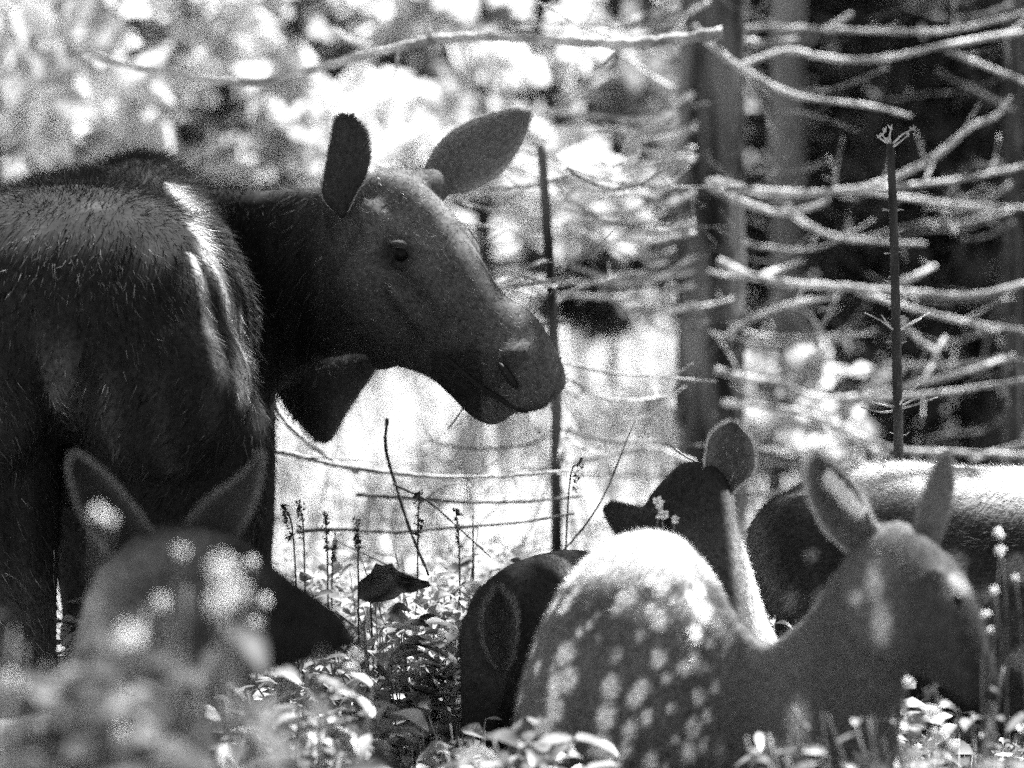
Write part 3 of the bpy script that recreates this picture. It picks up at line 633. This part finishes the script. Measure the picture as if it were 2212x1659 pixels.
    for _ in range(700):
        u = rnd.random(); p = P(1790 + 72 * u + rnd.gauss(0, 5), 1020 + 78 * u + rnd.gauss(0, 4), 9.45); d = Vector((-.35 + rnd.gauss(0, .2), rnd.gauss(-.2, .2), -.8)).normalized(); i = len(hv)
        hv += [p, p + Vector((.0012, 0, 0)), p + d * rnd.uniform(.012, .03)]; hf.append((i, i + 1, i + 2))
    new_obj('inner_hair', hv, hf, M['hair'], body, False, np.full(len(hv), .85))
    blob('nose', ell(2142, 1500, 9.345, 22, 16, .014, -.6), M['wet'], body); eye(2068, 1296, 9.362, 13, body)
    for x, Y in ((1250, 10.15), (1450, 10.3), (1800, 9.8), (1880, 10.0)): hoof(x, Y, .022, body)
build_spotted()

def build_away():
    Y0 = 11.15
    t = thing('deer', 'dark deer behind the spotted one, its head facing away with one big ear raised', 'deer', (X(1560, Y0), Y0, 0))
    A = [loft(prof([(1315, 1100, 1322, 1135, .02, 11.3), (1345, 1096, 1340, 1160, .035, 11.3), (1385, 1098, 1378, 1180, .045, 11.28), (1420, 1050, 1430, 1190, .06, 11.25), (1470, 1002, 1475, 1220, .072, 11.2), (1520, 996, 1520, 1230, .075, 11.15), (1560, 1020, 1560, 1230, .07, 11.15), (1585, 1070, 1590, 1200, .04, 11.15)]), 60, 30),
         loft([(P(1505, 1080, 11.15), (.07, 0, 0), (0, .06, 0)), (P(1528, 1160, 11.13), (.068, 0, 0), (0, .07, 0)), (P(1550, 1240, 11.12), (.07, 0, 0), (0, .08, 0)), (P(1572, 1330, 11.12), (.075, 0, 0), (0, .1, 0)), (P(1585, 1420, 11.15), (.1, 0, 0), (0, .12, 0)), (P(1590, 1560, 11.2), (.12, 0, 0), (0, .14, 0))]),
         loft(prof([(1660, 1440, 1665, 1600, .05, 11.25), (1600, 1400, 1600, 1720, .13, 11.25), (1500, 1395, 1500, 1780, .15, 11.28), (1350, 1400, 1350, 1790, .16, 11.3), (1200, 1390, 1200, 1760, .15, 11.35), (1120, 1450, 1120, 1650, .07, 11.4)])),
         deer_leg(1570, 11.2, 1600, 60, False), deer_leg(1610, 11.35, 1600, 60, False), deer_leg(1180, 11.25, 1600, 90), deer_leg(1220, 11.45, 1600, 90)]
    V, F, N = fuse(A, .009, 6)
    def col(p):
        x, y = px_of(p); c = .036 + .016 * fnoise(p, 12, 6)
        c = c + .5 * sstep(1562, 1588, x - (y - 1150) * .12) * (y > 1060) * (y < 1420)  # pale stripe paints the sunlit edge of the neck
        return np.clip(c, .015, .7)
    body = new_obj('body', V, F, M['skin'], t, True, col(V))
    fl = lambda p: np.tile((.15, 0, -1.0), (len(p), 1))
    fur(V, F, N, col, 22000, .016, .0011, fl, .25, parent=body, keep=lambda c: np.where(px_of(c)[1] < 1450, 1, .02))
    ear([(1530, 1100), (1522, 1040), (1524, 990), (1532, 950), (1552, 924), (1575, 912)], [(1568, 1090), (1590, 1058), (1617, 1036), (1630, 1005), (1624, 955), (1590, 913)], 11.12, .03, body, .04, .10, rim=.5)
    ear([(1420, 1180), (1385, 1172), (1350, 1160), (1328, 1140), (1316, 1118), (1312, 1100)], [(1440, 1110), (1405, 1108), (1375, 1098), (1345, 1092), (1325, 1090), (1313, 1098)], 11.14, -.02, body, .03, .03, rim=.08)
    for x, Y in ((1570, 11.2), (1610, 11.35), (1180, 11.25), (1220, 11.45)): hoof(x, Y, .024, body)
build_away()

def build_back():
    Y0 = 11.9
    t = thing('deer', 'deer at the right edge behind the raised ears, its broad back lit white', 'deer', (X(2000, Y0), Y0, 0))
    A = [loft(prof([(1628, 1190, 1630, 1300, .05, Y0), (1642, 1130, 1650, 1400, .12, Y0), (1690, 1072, 1700, 1520, .18, Y0), (1760, 1030, 1770, 1600, .22, Y0), (1840, 1008, 1850, 1620, .25, Y0), (1920, 998, 1930, 1600, .26, Y0), (2040, 1008, 2040, 1580, .26, Y0),
                    (2200, 1012, 2200, 1600, .26, Y0), (2340, 1000, 2340, 1640, .24, Y0), (2450, 1000, 2460, 1620, .2, Y0), (2520, 1080, 2520, 1500, .1, Y0)]), 90, 44, .92),
         loft(prof([(2400, 1040, 2450, 1450, .12, Y0), (2520, 960, 2580, 1250, .09, Y0), (2620, 860, 2680, 1060, .07, Y0), (2700, 780, 2720, 930, .07, Y0), (2780, 790, 2770, 920, .06, Y0), (2850, 850, 2830, 930, .045, Y0), (2900, 890, 2880, 930, .03, Y0)]), 60, 26),
         loft(ell(1745, 1250, 11.80, 130, 190, .13, .3)),
         deer_leg(1720, 11.8, 1450, 110), deer_leg(1780, 12.05, 1450, 110), deer_leg(2400, 11.8, 1500, 70, False), deer_leg(2440, 12.05, 1500, 70, False)]
    V, F, N = fuse(A, .011, 6)
    def col(p):
        x, y = px_of(p); c = .04 + .015 * fnoise(p, 9, 7)
        c = c + .45 * sstep(1135, 1050, y + 25 * fnoise(p, 8, 3)) * sstep(1700, 1830, x) + spots(p, .075, .32, 8, (1, .9, .8)) * .16 * (y > 1150)  # white band along the back is sunlight put into the coat colour
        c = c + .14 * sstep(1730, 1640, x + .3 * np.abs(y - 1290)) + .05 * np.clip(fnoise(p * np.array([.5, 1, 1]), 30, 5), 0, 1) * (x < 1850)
        return np.clip(c, .015, .75)
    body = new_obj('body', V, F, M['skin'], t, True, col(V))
    def flow(p):
        x, y = px_of(p); o = np.zeros((len(p), 3)); o[:, 0] = -.9; o[:, 2] = -.25 - .9 * sstep(1800, 1640, x); return o
    fur(V, F, N, col, 55000, .026, .0012, flow, .22, parent=body, keep=lambda c: np.where((px_of(c)[1] < 1500) & (px_of(c)[0] < 2300), 1, .02))
    ear([(2690, 800), (2650, 740), (2630, 680), (2640, 620), (2660, 600)], [(2730, 790), (2720, 730), (2705, 680), (2690, 630), (2664, 600)], Y0, -.02, body, .08, .06)
    for x, Y in ((1720, 11.8), (1780, 12.05), (2400, 11.8), (2440, 12.05)): hoof(x, Y, .026, body)
build_back()

def build_calf():
    t = thing('calf', 'blurred dark calf in the left foreground with both ears up and muzzle pointing right', 'calf', (X(150, 9.2), 9.2, 0))
    A = [loft(prof([(-500, 1720, -500, 1900, .05, 9.6), (-430, 1620, -440, 2050, .14, 9.6), (-250, 1560, -250, 2120, .18, 9.55), (-50, 1560, -50, 2120, .18, 9.45), (100, 1540, 130, 2080, .17, 9.3), (230, 1500, 300, 1980, .14, 9.2), (360, 1560, 400, 1850, .08, 9.15)]), 60, 34),
         loft([(P(250, 1800, 9.2), (.16, 0, 0), (0, .13, 0)), (P(270, 1600, 9.15), (.135, 0, 0), (0, .12, 0)), (P(300, 1450, 9.1), (.115, 0, 0), (0, .1, 0)), (P(315, 1320, 9.05), (.105, 0, 0), (0, .085, 0)), (P(330, 1220, 9.0), (.085, 0, 0), (0, .07, 0))]),
         loft(prof([(300, 1140, 200, 1260, .05, 9.02), (370, 1132, 240, 1400, .085, 9.0), (450, 1140, 330, 1480, .092, 8.98), (530, 1172, 430, 1490, .085, 8.96), (602, 1230, 520, 1470, .07, 8.94), (662, 1272, 600, 1445, .055, 8.92), (718, 1312, 665, 1425, .05, 8.9), (752, 1348, 710, 1418, .04, 8.9), (762, 1375, 740, 1405, .018, 8.9)]), 70, 30),
         loft(ell(520, 1235, 8.9, 60, 24, .05, -.5)), loft(ell(440, 1370, 8.92, 90, 60, .06, -.9)), loft(ell(640, 1330, 8.88, 90, 26, .03, -.55)),
         deer_leg(180, 9.15, 1900, 60, False), deer_leg(260, 9.4, 1900, 60, False), deer_leg(-420, 9.5, 1850, 80), deer_leg(-360, 9.7, 1850, 80)]
    V, F, N = fuse(A, .009, 6)
    def col(p):
        x, y = px_of(p); c = .055 + .05 * np.clip(fnoise(p, 12, 5), -.8, 2) + .035 * fnoise(p, 30, 6)
        c = c * (1 - .75 * sstep(460, 600, x)) + .07 * sstep(360, 240, x) * sstep(1180, 1260, y)  # face darker to the right; lit grey of the neck painted in
        return np.clip(c, .012, .5)
    body = new_obj('body', V, F, M['skin'], t, True, col(V))
    fl = lambda p: np.tile((-.3, 0, -.8), (len(p), 1))
    fur(V, F, N, col, 22000, .016, .0012, fl, .25, parent=body, keep=lambda c: np.where(px_of(c)[1] < 1700, 1, .05))
    ear([(260, 1215), (215, 1170), (180, 1115), (160, 1055), (152, 1015), (160, 984)], [(335, 1165), (300, 1110), (262, 1065), (225, 1025), (195, 1000), (166, 982)], 8.98, .035, body, .07, .03, rim=.18)  # pale rim hairs on both ears paint a faint rim light
    ear([(395, 1190), (405, 1135), (445, 1085), (495, 1050), (535, 1018), (560, 984)], [(450, 1205), (500, 1170), (532, 1120), (552, 1070), (562, 1020), (565, 984)], 9.0, .03, body, .09, .05, rim=.18)
    blob('nose', ell(748, 1378, 8.885, 24, 18, .02, -.8), M['wet'], body); eye(545, 1262, 8.885, 15, body)
    for x, Y in ((180, 9.15), (260, 9.4), (-420, 9.5), (-360, 9.7)): hoof(x, Y, .024, body)
build_calf()

def build_low():
    Y0 = 11.5
    t = thing('fawn', 'dark fawn with lowered head in the herbs left of the spotted deer', 'fawn', (X(1230, Y0), Y0, 0))
    A = [loft(prof([(1002, 1340, 1000, 1460, .03, 11.35), (1022, 1290, 1010, 1540, .07, 11.37), (1062, 1246, 1040, 1600, .1, 11.4), (1110, 1215, 1100, 1660, .13, 11.45), (1170, 1195, 1170, 1740, .15, 11.5), (1240, 1186, 1240, 1780, .16, 11.6), (1330, 1200, 1320, 1780, .16, 11.8), (1400, 1240, 1390, 1760, .15, 12.0), (1470, 1320, 1460, 1650, .08, 12.15)]), 60, 32),
         loft([(P(1050, 1330, 11.32), (.05, 0, 0), (0, .05, 0)), (P(1048, 1430, 11.28), (.05, 0, 0), (0, .055, 0)), (P(1040, 1520, 11.26), (.042, 0, 0), (0, .05, 0)), (P(1032, 1600, 11.25), (.03, 0, 0), (0, .035, 0)), (P(1028, 1660, 11.25), (.022, 0, 0), (0, .025, 0)), (P(1026, 1690, 11.25), (.01, 0, 0), (0, .012, 0))]),
         deer_leg(1130, 11.4, 1600, 60, False), deer_leg(1190, 11.55, 1600, 60, False), deer_leg(1360, 12.0, 1600, 80), deer_leg(1420, 12.1, 1600, 80)]
    V, F, N = fuse(A, .008, 5)
    col = lambda p: np.clip(.024 + .012 * fnoise(p, 14, 8) + .12 * sstep(.6, 1.4, fnoise(p * np.array([1, 1, .5]), 22, 3)), .01, .4)
    body = new_obj('body', V, F, M['skin'], t, True, col(V))
    fur(V, F, N, col, 22000, .02, .0011, lambda p: np.tile((-.8, 0, -.5), (len(p), 1)), .25, parent=body)
    ear([(1078, 1452), (1060, 1425), (1046, 1385), (1044, 1340), (1054, 1305), (1072, 1278)], [(1090, 1455), (1104, 1425), (1113, 1380), (1112, 1335), (1102, 1300), (1078, 1276)], 11.2, .03, body, .09, .04, rim=.14, rimlen=.02)
    ear([(1030, 1330), (1010, 1345), (998, 1375), (996, 1400), (1002, 1425)], [(1040, 1345), (1030, 1370), (1020, 1395), (1010, 1415), (1004, 1426)], 11.4, -.02, body, .05, .03)
    eye(1030, 1480, 11.225, 9, body)
    for x, Y in ((1130, 11.4), (1190, 11.55), (1360, 12.0), (1420, 12.1)): hoof(x, Y, .022, body)
build_low()

# ------------------------------------------------------------------ bare spruce sapling in sharp focus
def twig(pts, Y, r0, r1, dy=0):
    n = len(pts); return tube([P(a, b, Y + dy * i / max(1, n - 1)) for i, (a, b) in enumerate(pts)], r0, r1, 6, .12)
def build_sapling():
    Y = 12.0; b = P(1940, 0, Y)
    t = thing('spruce_sapling', 'thin bare spruce sapling with a stubby twig crown in sharp focus at right', 'tree', (b.x, Y, 0))
    tk = tube([(b.x + .01, Y, -.05), P(1942, 1500, Y), P(1941, 1000, Y), P(1936, 720, Y), P(1930, 480, Y), P(1923, 310, Y)], .014, .0082, 10, .06, n=60)
    for pts, dy in (([(1923, 312), (1912, 300), (1905, 290)], -.03), ([(1923, 310), (1922, 292), (1926, 276)], .02), ([(1925, 314), (1948, 292), (1972, 278)], .02), ([(1925, 320), (1945, 306), (1962, 292)], -.03), ([(1922, 312), (1908, 304), (1898, 295)], .03),
                    ([(1934, 716), (1905, 694), (1868, 676)], -.05), ([(1935, 718), (1962, 700), (2008, 676)], .03), ([(1936, 722), (1918, 700), (1904, 680)], .08), ([(1937, 716), (1958, 706), (1990, 688)], .1),
                    ([(1938, 880), (1900, 866), (1868, 842)], -.05), ([(1938, 882), (1912, 876), (1862, 862)], .04), ([(1940, 880), (1975, 862), (2010, 843)], .05), ([(1940, 884), (1985, 872), (2025, 858)], -.05), ([(1938, 886), (1905, 890), (1860, 880)], .08), ([(1940, 878), (1960, 850), (1985, 830)], -.1), ([(1928, 415), (1905, 414), (1888, 410)], 0)):
        new_obj('twig', *twig(pts, Y, .0028, .0013, dy), M['twig'], t)
    ps = []
    for py in (455, 458, 505, 512, 548, 600, 610, 640, 650, 668, 742, 790, 795, 802, 940):
        sgn = rnd.choice((-1, 1)); x0 = 1925 + (py - 300) * .026
        for _ in range(2):
            sgn = -sgn; L = rnd.uniform(7, 18); ps.append(twig([(x0, py), (x0 + sgn * (7 + L * .5), py - rnd.uniform(0, 5)), (x0 + sgn * (7 + L), py - rnd.uniform(-3, 7))], Y, .0014, .001, rnd.uniform(-.01, .01)))
    for tx, ty in ((1905, 290), (1926, 276), (1972, 278), (1898, 295), (1912, 282), (1918, 300), (1962, 292)):
        for _ in range(4): ps.append(twig([(tx + rnd.uniform(-3, 3), ty + 3), (tx + rnd.uniform(-9, 9), ty - rnd.uniform(2, 9))], Y, .0016, .001, .01))
    o = new_obj('trunk', *merge([tk] + ps), M['darkbark'], t); o.data.materials.append(M['twig'])
    for p in o.data.polygons[len(tk[1]):]: p.material_index = 1
build_sapling()

# ------------------------------------------------------------------ fallen sticks and stalks on the near bank
for lab, pts, Y, r0, r1, mt in (
    ('long pale fallen branch sagging behind the moose legs towards the thick spruce', [(560, 968), (640, 985), (720, 1005), (830, 1020), (950, 1030), (1080, 1028), (1230, 1018)], 13.2, 8, 6, 'twig'),
    ('curved pale branch bending down from beside the moose brisket', [(592, 872), (620, 915), (670, 960), (730, 1000), (775, 1022)], 13.4, 8, 8, 'twig'),
    ('thin dark branch lying level at mid height of the bright grass', [(770, 1068), (900, 1078), (1020, 1086), (1150, 1082), (1260, 1070)], 13.4, 6, 5, 'twig_dim'),
    ('lowest level dark branch across the bright grass', [(640, 1150), (740, 1142), (850, 1148), (980, 1140), (1120, 1128), (1240, 1108)], 13.2, 6, 5, 'twig_dim'),
    ('thin dark twig slanting down right through the grass', [(850, 1045), (920, 1080), (980, 1130), (1060, 1202)], 12.4, 4, 3, 'stalk'),
    ('dark bent stem slanting down through the grass below the moose dewlap', [(838, 905), (836, 970), (862, 1070), (890, 1150), (925, 1245)], 12.5, 5, 6, 'stalk'),
    ('pale stick leaning left of the raised deer ear', [(1440, 957), (1480, 985), (1520, 1005)], 11.9, 4, 3, 'twig')):
    v, f = branch_px(pts, Y, r0, r1, depth=.05, knobs=(mt == 'twig')); o = new_obj('fallen_branch' if 'branch' in lab else 'stick', v, f, M[mt]); tag(o, lab, 'branch')

def stalk(label, px, top, bot, Y, lean, kind, r=.0016):
    """grass or weed stem standing on the ground with its seed or flower head"""
    s = 12000 / Y; H = 829.5 + CAMZ * s
    b = P(px + lean * 1.6, H, Y); b.z = ground_z(b.x, Y)
    t = thing('seed_stalk' if kind == 'seed' else 'flower_stalk', label, 'grass stalk' if kind == 'seed' else 'flower', b)
    mid = P(px + lean, bot, Y); tp = P(px, top, Y)
    new_obj('stem', *tube([b, mid, tp], r * 1.6, r, 6), M['stalk'] if kind == 'seed' else M['seed'], t)
    r_ = random.Random(px); a = mid.lerp(tp, .45); vs = []
    if kind == 'seed':
        def cf(q): u = q.random(); c = a.lerp(tp, u); return (c.x + q.gauss(0, .004), c.y + q.gauss(0, .004), c.z)
        new_obj('seed_head', *cards(46, cf, .0065, r_, 2.2), M['stalk'], t, False)
    return t, a, tp
for i, (lab, px, top, bot, lean) in enumerate([
    ('dark seed stalk closest to the moose leg, bent left', 612, 1090, 1230, 26), ('dark seed stalk second from the moose leg', 646, 1080, 1230, 12),
    ('tall dark seed stalk left of the dead leaf', 702, 1105, 1260, 6), ('short dark seed stalk beside the tall one by the dead leaf', 725, 1150, 1270, -8),
    ('dark seed stalk just behind the dead leaf', 770, 1120, 1240, 4), ('thin upright stalk in the middle of the bright grass', 905, 1060, 1240, -3),
    ('dark stalk at the left rim of the lowered fawn', 985, 1100, 1250, 8), ('dark seed stalk right of the dead stem foot', 1255, 990, 1120, -30)]):
    stalk(lab, px, top, bot, 12.2 + .1 * (i % 4), lean, 'seed')

def flower(label, px, py, Y, r, n=26, petals=True, lean=10):
    """a stem with a rounded head of small pale florets"""
    b = P(px + lean, 0, Y); b.z = 0; c = P(px, py, Y); s = Y / 12000
    t = thing('flower', label, 'flower', b)
    new_obj('stem', *tube([b, b.lerp(c, .5) + Vector((.03 * math.sin(px), .01, 0)), b.lerp(c, .85) + Vector((.012 * math.cos(py), 0, 0)), c], .0022, .001, 6), M['herb'], t)
    q = random.Random(int(px * 7 + py)); rr = r * s; parts = []
    for _ in range(n):
        d = Vector((q.gauss(0, 1), q.gauss(0, 1), q.gauss(0, 1))).normalized() * q.random() ** .5 * rr; k = rr * q.uniform(.22, .4)
        cc = c + d
        parts.append(loft([(cc + Vector((0, 0, k * u)), (k * w, 0, 0), (0, k * w, 0)) for u, w in ((-1, .2), (-.3, .9), (.3, 1), (.9, .3))], 5, 7))
    new_obj('flower_head', *merge(parts), M['petal'], t)
    return t
for lab, px, py, Y, r in (
    ('big blurred white flower over the cheek of the left calf', 480, 1232, 5.6, 27), ('blurred white flower right below the biggest one on the calf', 510, 1280, 6.0, 20),
    ('blurred white flower lowest of the three on the calf cheek', 475, 1302, 5.8, 22), ('blurred small flower inside the left calf ear', 212, 1108, 6.4, 14), ('smaller blurred flower at the right of the one in the calf ear', 240, 1122, 6.6, 10),
    ('small blurred flower on the calf muzzle line', 570, 1298, 7.2, 12), ('blurred pale floret on the left calf forehead', 390, 1190, 6.6, 12), ('blurred pale floret between the flowers and the calf eye', 545, 1215, 7.4, 11), ('tiny blurred flower under the calf muzzle flower', 552, 1345, 7.4, 10), ('blurred flower low at the calf neck', 280, 1372, 5.8, 24), ('blurred flower above the lower left leaves', 350, 1300, 6.6, 14),
    ('blurred flower near the bottom left of the leaves', 262, 1580, 6.4, 11), ('pale blurred bud below the calf chin', 765, 1415, 9.2, 17), ('pale blurred bud right under the calf muzzle', 722, 1320, 9.3, 10), ('low pale flower beside the bud under the chin', 757, 1445, 9.4, 13),
    ('blurred white flower at the left frame edge', 18, 1470, 6.5, 16)): flower(lab, px, py, Y, r)
for lab, px, py, Y, r in (
    ('white flower cluster in front of the dark deer face', 1422, 1085, 10.9, 13), ('second white cluster just below on the dark deer face', 1430, 1112, 10.9, 13), ('small white flower at the dark deer neck', 1458, 1122, 10.9, 9),
    ('large white flower head left of the lowered fawn', 958, 1388, 11.5, 26), ('white flower head next to the large one left of the fawn', 985, 1372, 11.5, 15), ('white flower spray low left of the fawn', 1000, 1512, 11.3, 16), ('white flower just under that spray', 1015, 1545, 11.3, 12),
    ('white flower at the bottom below the fawn', 988, 1612, 11.2, 16), ('white flower below the spotted deer muzzle', 2012, 1540, 9.2, 16), ('white flower tall in front of the deer throat', 1962, 1472, 9.2, 10), ('white flower bunch in the lower right corner', 2030, 1585, 9.2, 18), ('white flower at the bottom right of the bunch', 2055, 1610, 9.2, 13),
    ('white bud on the stalk beside the deer muzzle, upper', 2148, 1275, 9.3, 9), ('white bud on the stalk beside the deer muzzle, middle', 2130, 1328, 9.3, 10), ('white bud on the stalk beside the deer muzzle, lower', 2138, 1362, 9.3, 8),
    ('pale flower near the right end of the lit deer back', 2158, 1150, 9.6, 13), ('pale flower under the one near the lit back', 2160, 1190, 9.6, 13), ('pale flower at the right edge beside the buds', 2195, 1250, 9.5, 9), ('thin white flower in the herbs under the calf', 470, 1560, 10.2, 7)): flower(lab, px, py, Y, r, 22, lean=rnd.uniform(-30, 30))

# leaves: the broad dead leaf, and the herb layer round the animals
def broad_leaf(c, d, side, L, W, curl, vs, fs, q, fold=.25):
    n = 6; i0 = len(vs); d = d.normalized(); side = side.normalized(); up = d.cross(side).normalized()
    for i in range(n + 1):
        t = i / n; w = W * math.sin(math.pi * min(1, t * .95 + .05)) ** .8 * (1 - .25 * t); m = c + d * L * t - up * 0 + Vector((0, 0, -curl * L * t * t))
        ww = w * q.uniform(.85, 1.15)
        vs += [m - side * ww / 2 + up * fold * ww, m, m + side * ww / 2 + up * fold * ww]
    for i in range(n):
        a = i0 + i * 3; fs += [(a, a + 1, a + 4, a + 3), (a + 1, a + 2, a + 5, a + 4)]
def herb(name, label, px, py, Y, nleaf, size, spread, mat, seed, group=None):
    q = random.Random(seed); c = P(px, py, Y); s = Y / 12000; b = Vector((c.x, Y, 0)); top = max(.1, c.z)
    t = thing(name, label, 'plant', b, group); stems = []; vs, fs = [], []
    for i in range(nleaf):
        if i % 5 == 0:
            e = Vector((c.x + q.gauss(0, spread), Y + q.gauss(0, spread * .7), top * q.uniform(.75, 1.04))); st = b + Vector((q.gauss(0, spread * .4), q.gauss(0, spread * .4), 0)); stems.append(tube([st, st.lerp(e, .5) + Vector((0, 0, .04)), e], .0035, .0018, 5))
        u = q.uniform(.35, 1); m = st.lerp(e, u); a = q.uniform(0, 6.28); d = Vector((math.cos(a), math.sin(a), q.uniform(-.2, .7))); sd_ = Vector((-math.sin(a), math.cos(a), q.gauss(0, .35)))
        L = size * q.uniform(.5, 1.25); broad_leaf(m, d, sd_, L, L * q.uniform(.4, .65), q.uniform(0, .6), vs, fs, q)
    new_obj('stems', *merge(stems), M['herb'], t); new_obj('leaves', vs, fs, M[mat], t, True)
for i, (lab, px, py, Y, n, sz, sp) in enumerate([
    ('blurred leafy herb at the bottom left corner', 60, 1385, 6.6, 70, .13, .12), ('blurred leafy herb below the left calf neck', 330, 1440, 6.6, 60, .12, .12), ('blurred leafy herb against the left frame edge', -60, 1360, 7.4, 50, .13, .09),
    ('blurred leafy herb in front of the calf throat', 430, 1330, 7.0, 26, .08, .06), ('blurred leaves in front of the left calf neck', 240, 1310, 6.8, 16, .08, .05), ('blurred leaves over the left calf chin', 500, 1420, 6.9, 26, .1, .06), ('leafy herb under the calf muzzle', 620, 1430, 9.8, 80, .07, .1), ('dark leafy herb at the bottom under the calf', 520, 1560, 10.2, 80, .07, .12),
    ('sharp leafy herb below the dead leaf', 800, 1360, 11.9, 90, .075, .1), ('sharp leafy herb left of the fawn head', 930, 1440, 11.7, 90, .07, .09), ('leafy herb at the bottom centre', 820, 1540, 11.3, 110, .08, .15), ('leafy herb in front of the lowered fawn', 1010, 1570, 11.0, 70, .07, .08),
    ('leafy herb at the lower left of the spotted deer', 1090, 1590, 9.9, 60, .055, .08), ('leafy herb in front of the spotted deer chest', 1850, 1560, 9.1, 70, .06, .12), ('leafy herb under the spotted deer muzzle', 2060, 1560, 9.2, 90, .06, .11), ('leafy herb in the bottom right corner', 2190, 1440, 9.6, 70, .06, .1),
    ('leafy herb between calf and moose leg', 140, 1560, 10.2, 60, .07, .1), ('tall leafy herb behind the dead leaf', 850, 1260, 12.4, 40, .05, .08), ('low leafy herb right of the dead leaf', 960, 1290, 12.3, 60, .05, .09),
    ('leafy herb between the dark deer and the lit deer', 1690, 1340, 11.4, 40, .05, .05)]):
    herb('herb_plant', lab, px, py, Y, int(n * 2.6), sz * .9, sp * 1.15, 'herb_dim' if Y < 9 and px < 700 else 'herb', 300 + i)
q = random.Random(4); vs, fs = [], []
a = P(790, 1300, 12.05); pts = [(px_, py_ + 10) for px_, py_ in [(772, 1282), (776, 1246), (800, 1228), (812, 1206), (828, 1212), (846, 1206), (858, 1222), (880, 1232), (902, 1240), (926, 1246), (930, 1256), (912, 1262), (892, 1270), (868, 1272), (852, 1284), (826, 1290), (800, 1292)]]
k = len(pts)
for side in (0, 1):
    for e in (0, 1):
        for x_, y_ in pts:
            u = (.62 if e else 1); xx, yy = 850 + (x_ - 850) * u, 1252 + (y_ - 1252) * u
            vs.append(P(xx, yy, 12.05 + .03 * math.sin(xx * .05) + .035 * (1 - u) / .38 + side * .0015))
    vs.append(P(850, 1252, 12.09 + side * .0015))
h = 2 * k + 1
for i in range(k):
    n_ = (i + 1) % k
    for sd_ in (0, h):
        fs += [(sd_ + i, sd_ + n_, sd_ + k + n_, sd_ + k + i), (sd_ + k + i, sd_ + k + n_, sd_ + 2 * k)]
    fs.append((i, n_, h + n_, h + i))
b = P(790, 1300, 12.05); b.z = 0; t = thing('dead_leaf', 'single broad dark dead leaf standing in the grass left of the fawn', 'leaf', b)
new_obj('blade', vs, fs, M['deadleaf'], t); new_obj('stem', *tube([b, b.lerp(a, .6) + Vector((.02, 0, 0)), P(800, 1284, 12.06)], .003, .002, 6), M['stalk'], t)

def undergrowth():
    q = random.Random(9); vs, fs = [], []
    for _ in range(24000):
        Y = q.uniform(7.5, 13.4); px = q.uniform(-150, 2350); x = X(px, Y)
        h = (.5 + .16 * math.sin(x * 9 + Y * 3) * math.sin(Y * 5 - x * 4) + (.14 if Y > 11.4 and px < 1150 else 0)) * q.random() ** .45
        a = q.uniform(0, 6.28); d = Vector((math.cos(a), math.sin(a), q.uniform(-.3, .8))); sd_ = Vector((-math.sin(a), math.cos(a), q.gauss(0, .4)))
        L = q.uniform(.03, .1); broad_leaf(Vector((x, Y, h)), d, sd_, L, L * q.uniform(.35, .7), q.uniform(0, .5), vs, fs, q)
    stuff(new_obj('undergrowth', vs, fs, M['herb']), 'low leafy undergrowth covering the ground round the animals', 'undergrowth')
def brushwood():
    q = random.Random(17); ps = []
    for _ in range(620):
        Y = 12.3 + 7 * q.random() ** 1.6; px = q.uniform(560, 1480) if q.random() < .75 else q.uniform(1480, 2212); x = X(px, Y); g = ground_z(x, Y)
        z = g + abs(q.gauss(0, .32)) + .03; a = q.gauss(0, .45) + (3.14 if q.random() < .5 else 0); L = q.uniform(.12, .7); el = q.gauss(0, .35)
        if q.random() < .25: el = q.uniform(.8, 1.5)
        d = Vector((math.cos(a) * math.cos(el), math.sin(a) * math.cos(el) * .6, math.sin(el))); b = Vector((x, Y, z))
        if (b + d * L).z < g: d.z = abs(d.z)
        line = [b, b + d * L * .5 + Vector((q.gauss(0, .02), 0, q.gauss(-.01, .03))), b + d * L]
        r = q.uniform(.0016, .0045); ps.append(tube(line, r, r * .5, 5, .2, rr=q)); ps += side_twigs(np.array([list(v) for v in catmull(np.array([list(w) for w in line]), 12)]), q.randint(0, 3), L * .35, r * .5, 0, q)
    stuff(new_obj('brushwood', *merge(ps), M['twig_dim']), 'tangle of thin dead twigs lying over the sunlit bank', 'brushwood')
brushwood()
def tall_clutter():
    q = random.Random(19); vs, fs = [], []
    for _ in range(11000):
        Y = q.uniform(11.5, 14.5); px = q.uniform(590, 1300) ; x = X(px, Y); h = .35 + .5 * q.random() * (.6 + .4 * math.sin(x * 14 + Y * 5))
        a = q.uniform(0, 6.28); d = Vector((math.cos(a), math.sin(a), q.uniform(-.6, .8))); sd_ = Vector((-math.sin(a), math.cos(a), q.gauss(0, .6)))
        L = q.uniform(.015, .06); broad_leaf(Vector((x, Y, h)), d, sd_, L, L * q.uniform(.35, .8), q.uniform(0, .9), vs, fs, q)
    stuff(new_obj('low_shrubbery', vs, fs, M['leaf']), 'tangle of small weeds and leaves on the bank left of the lowered fawn', 'weeds')
tall_clutter()
undergrowth()
stuff(blades('meadow_grass', 5200, lambda r: (r.uniform(-1.3, 1.4), r.uniform(8.5, 14)), .25, .62, .003, M['grass'], 8, .3), 'thin pale grass blades among the herbs at the animals feet', 'grass')
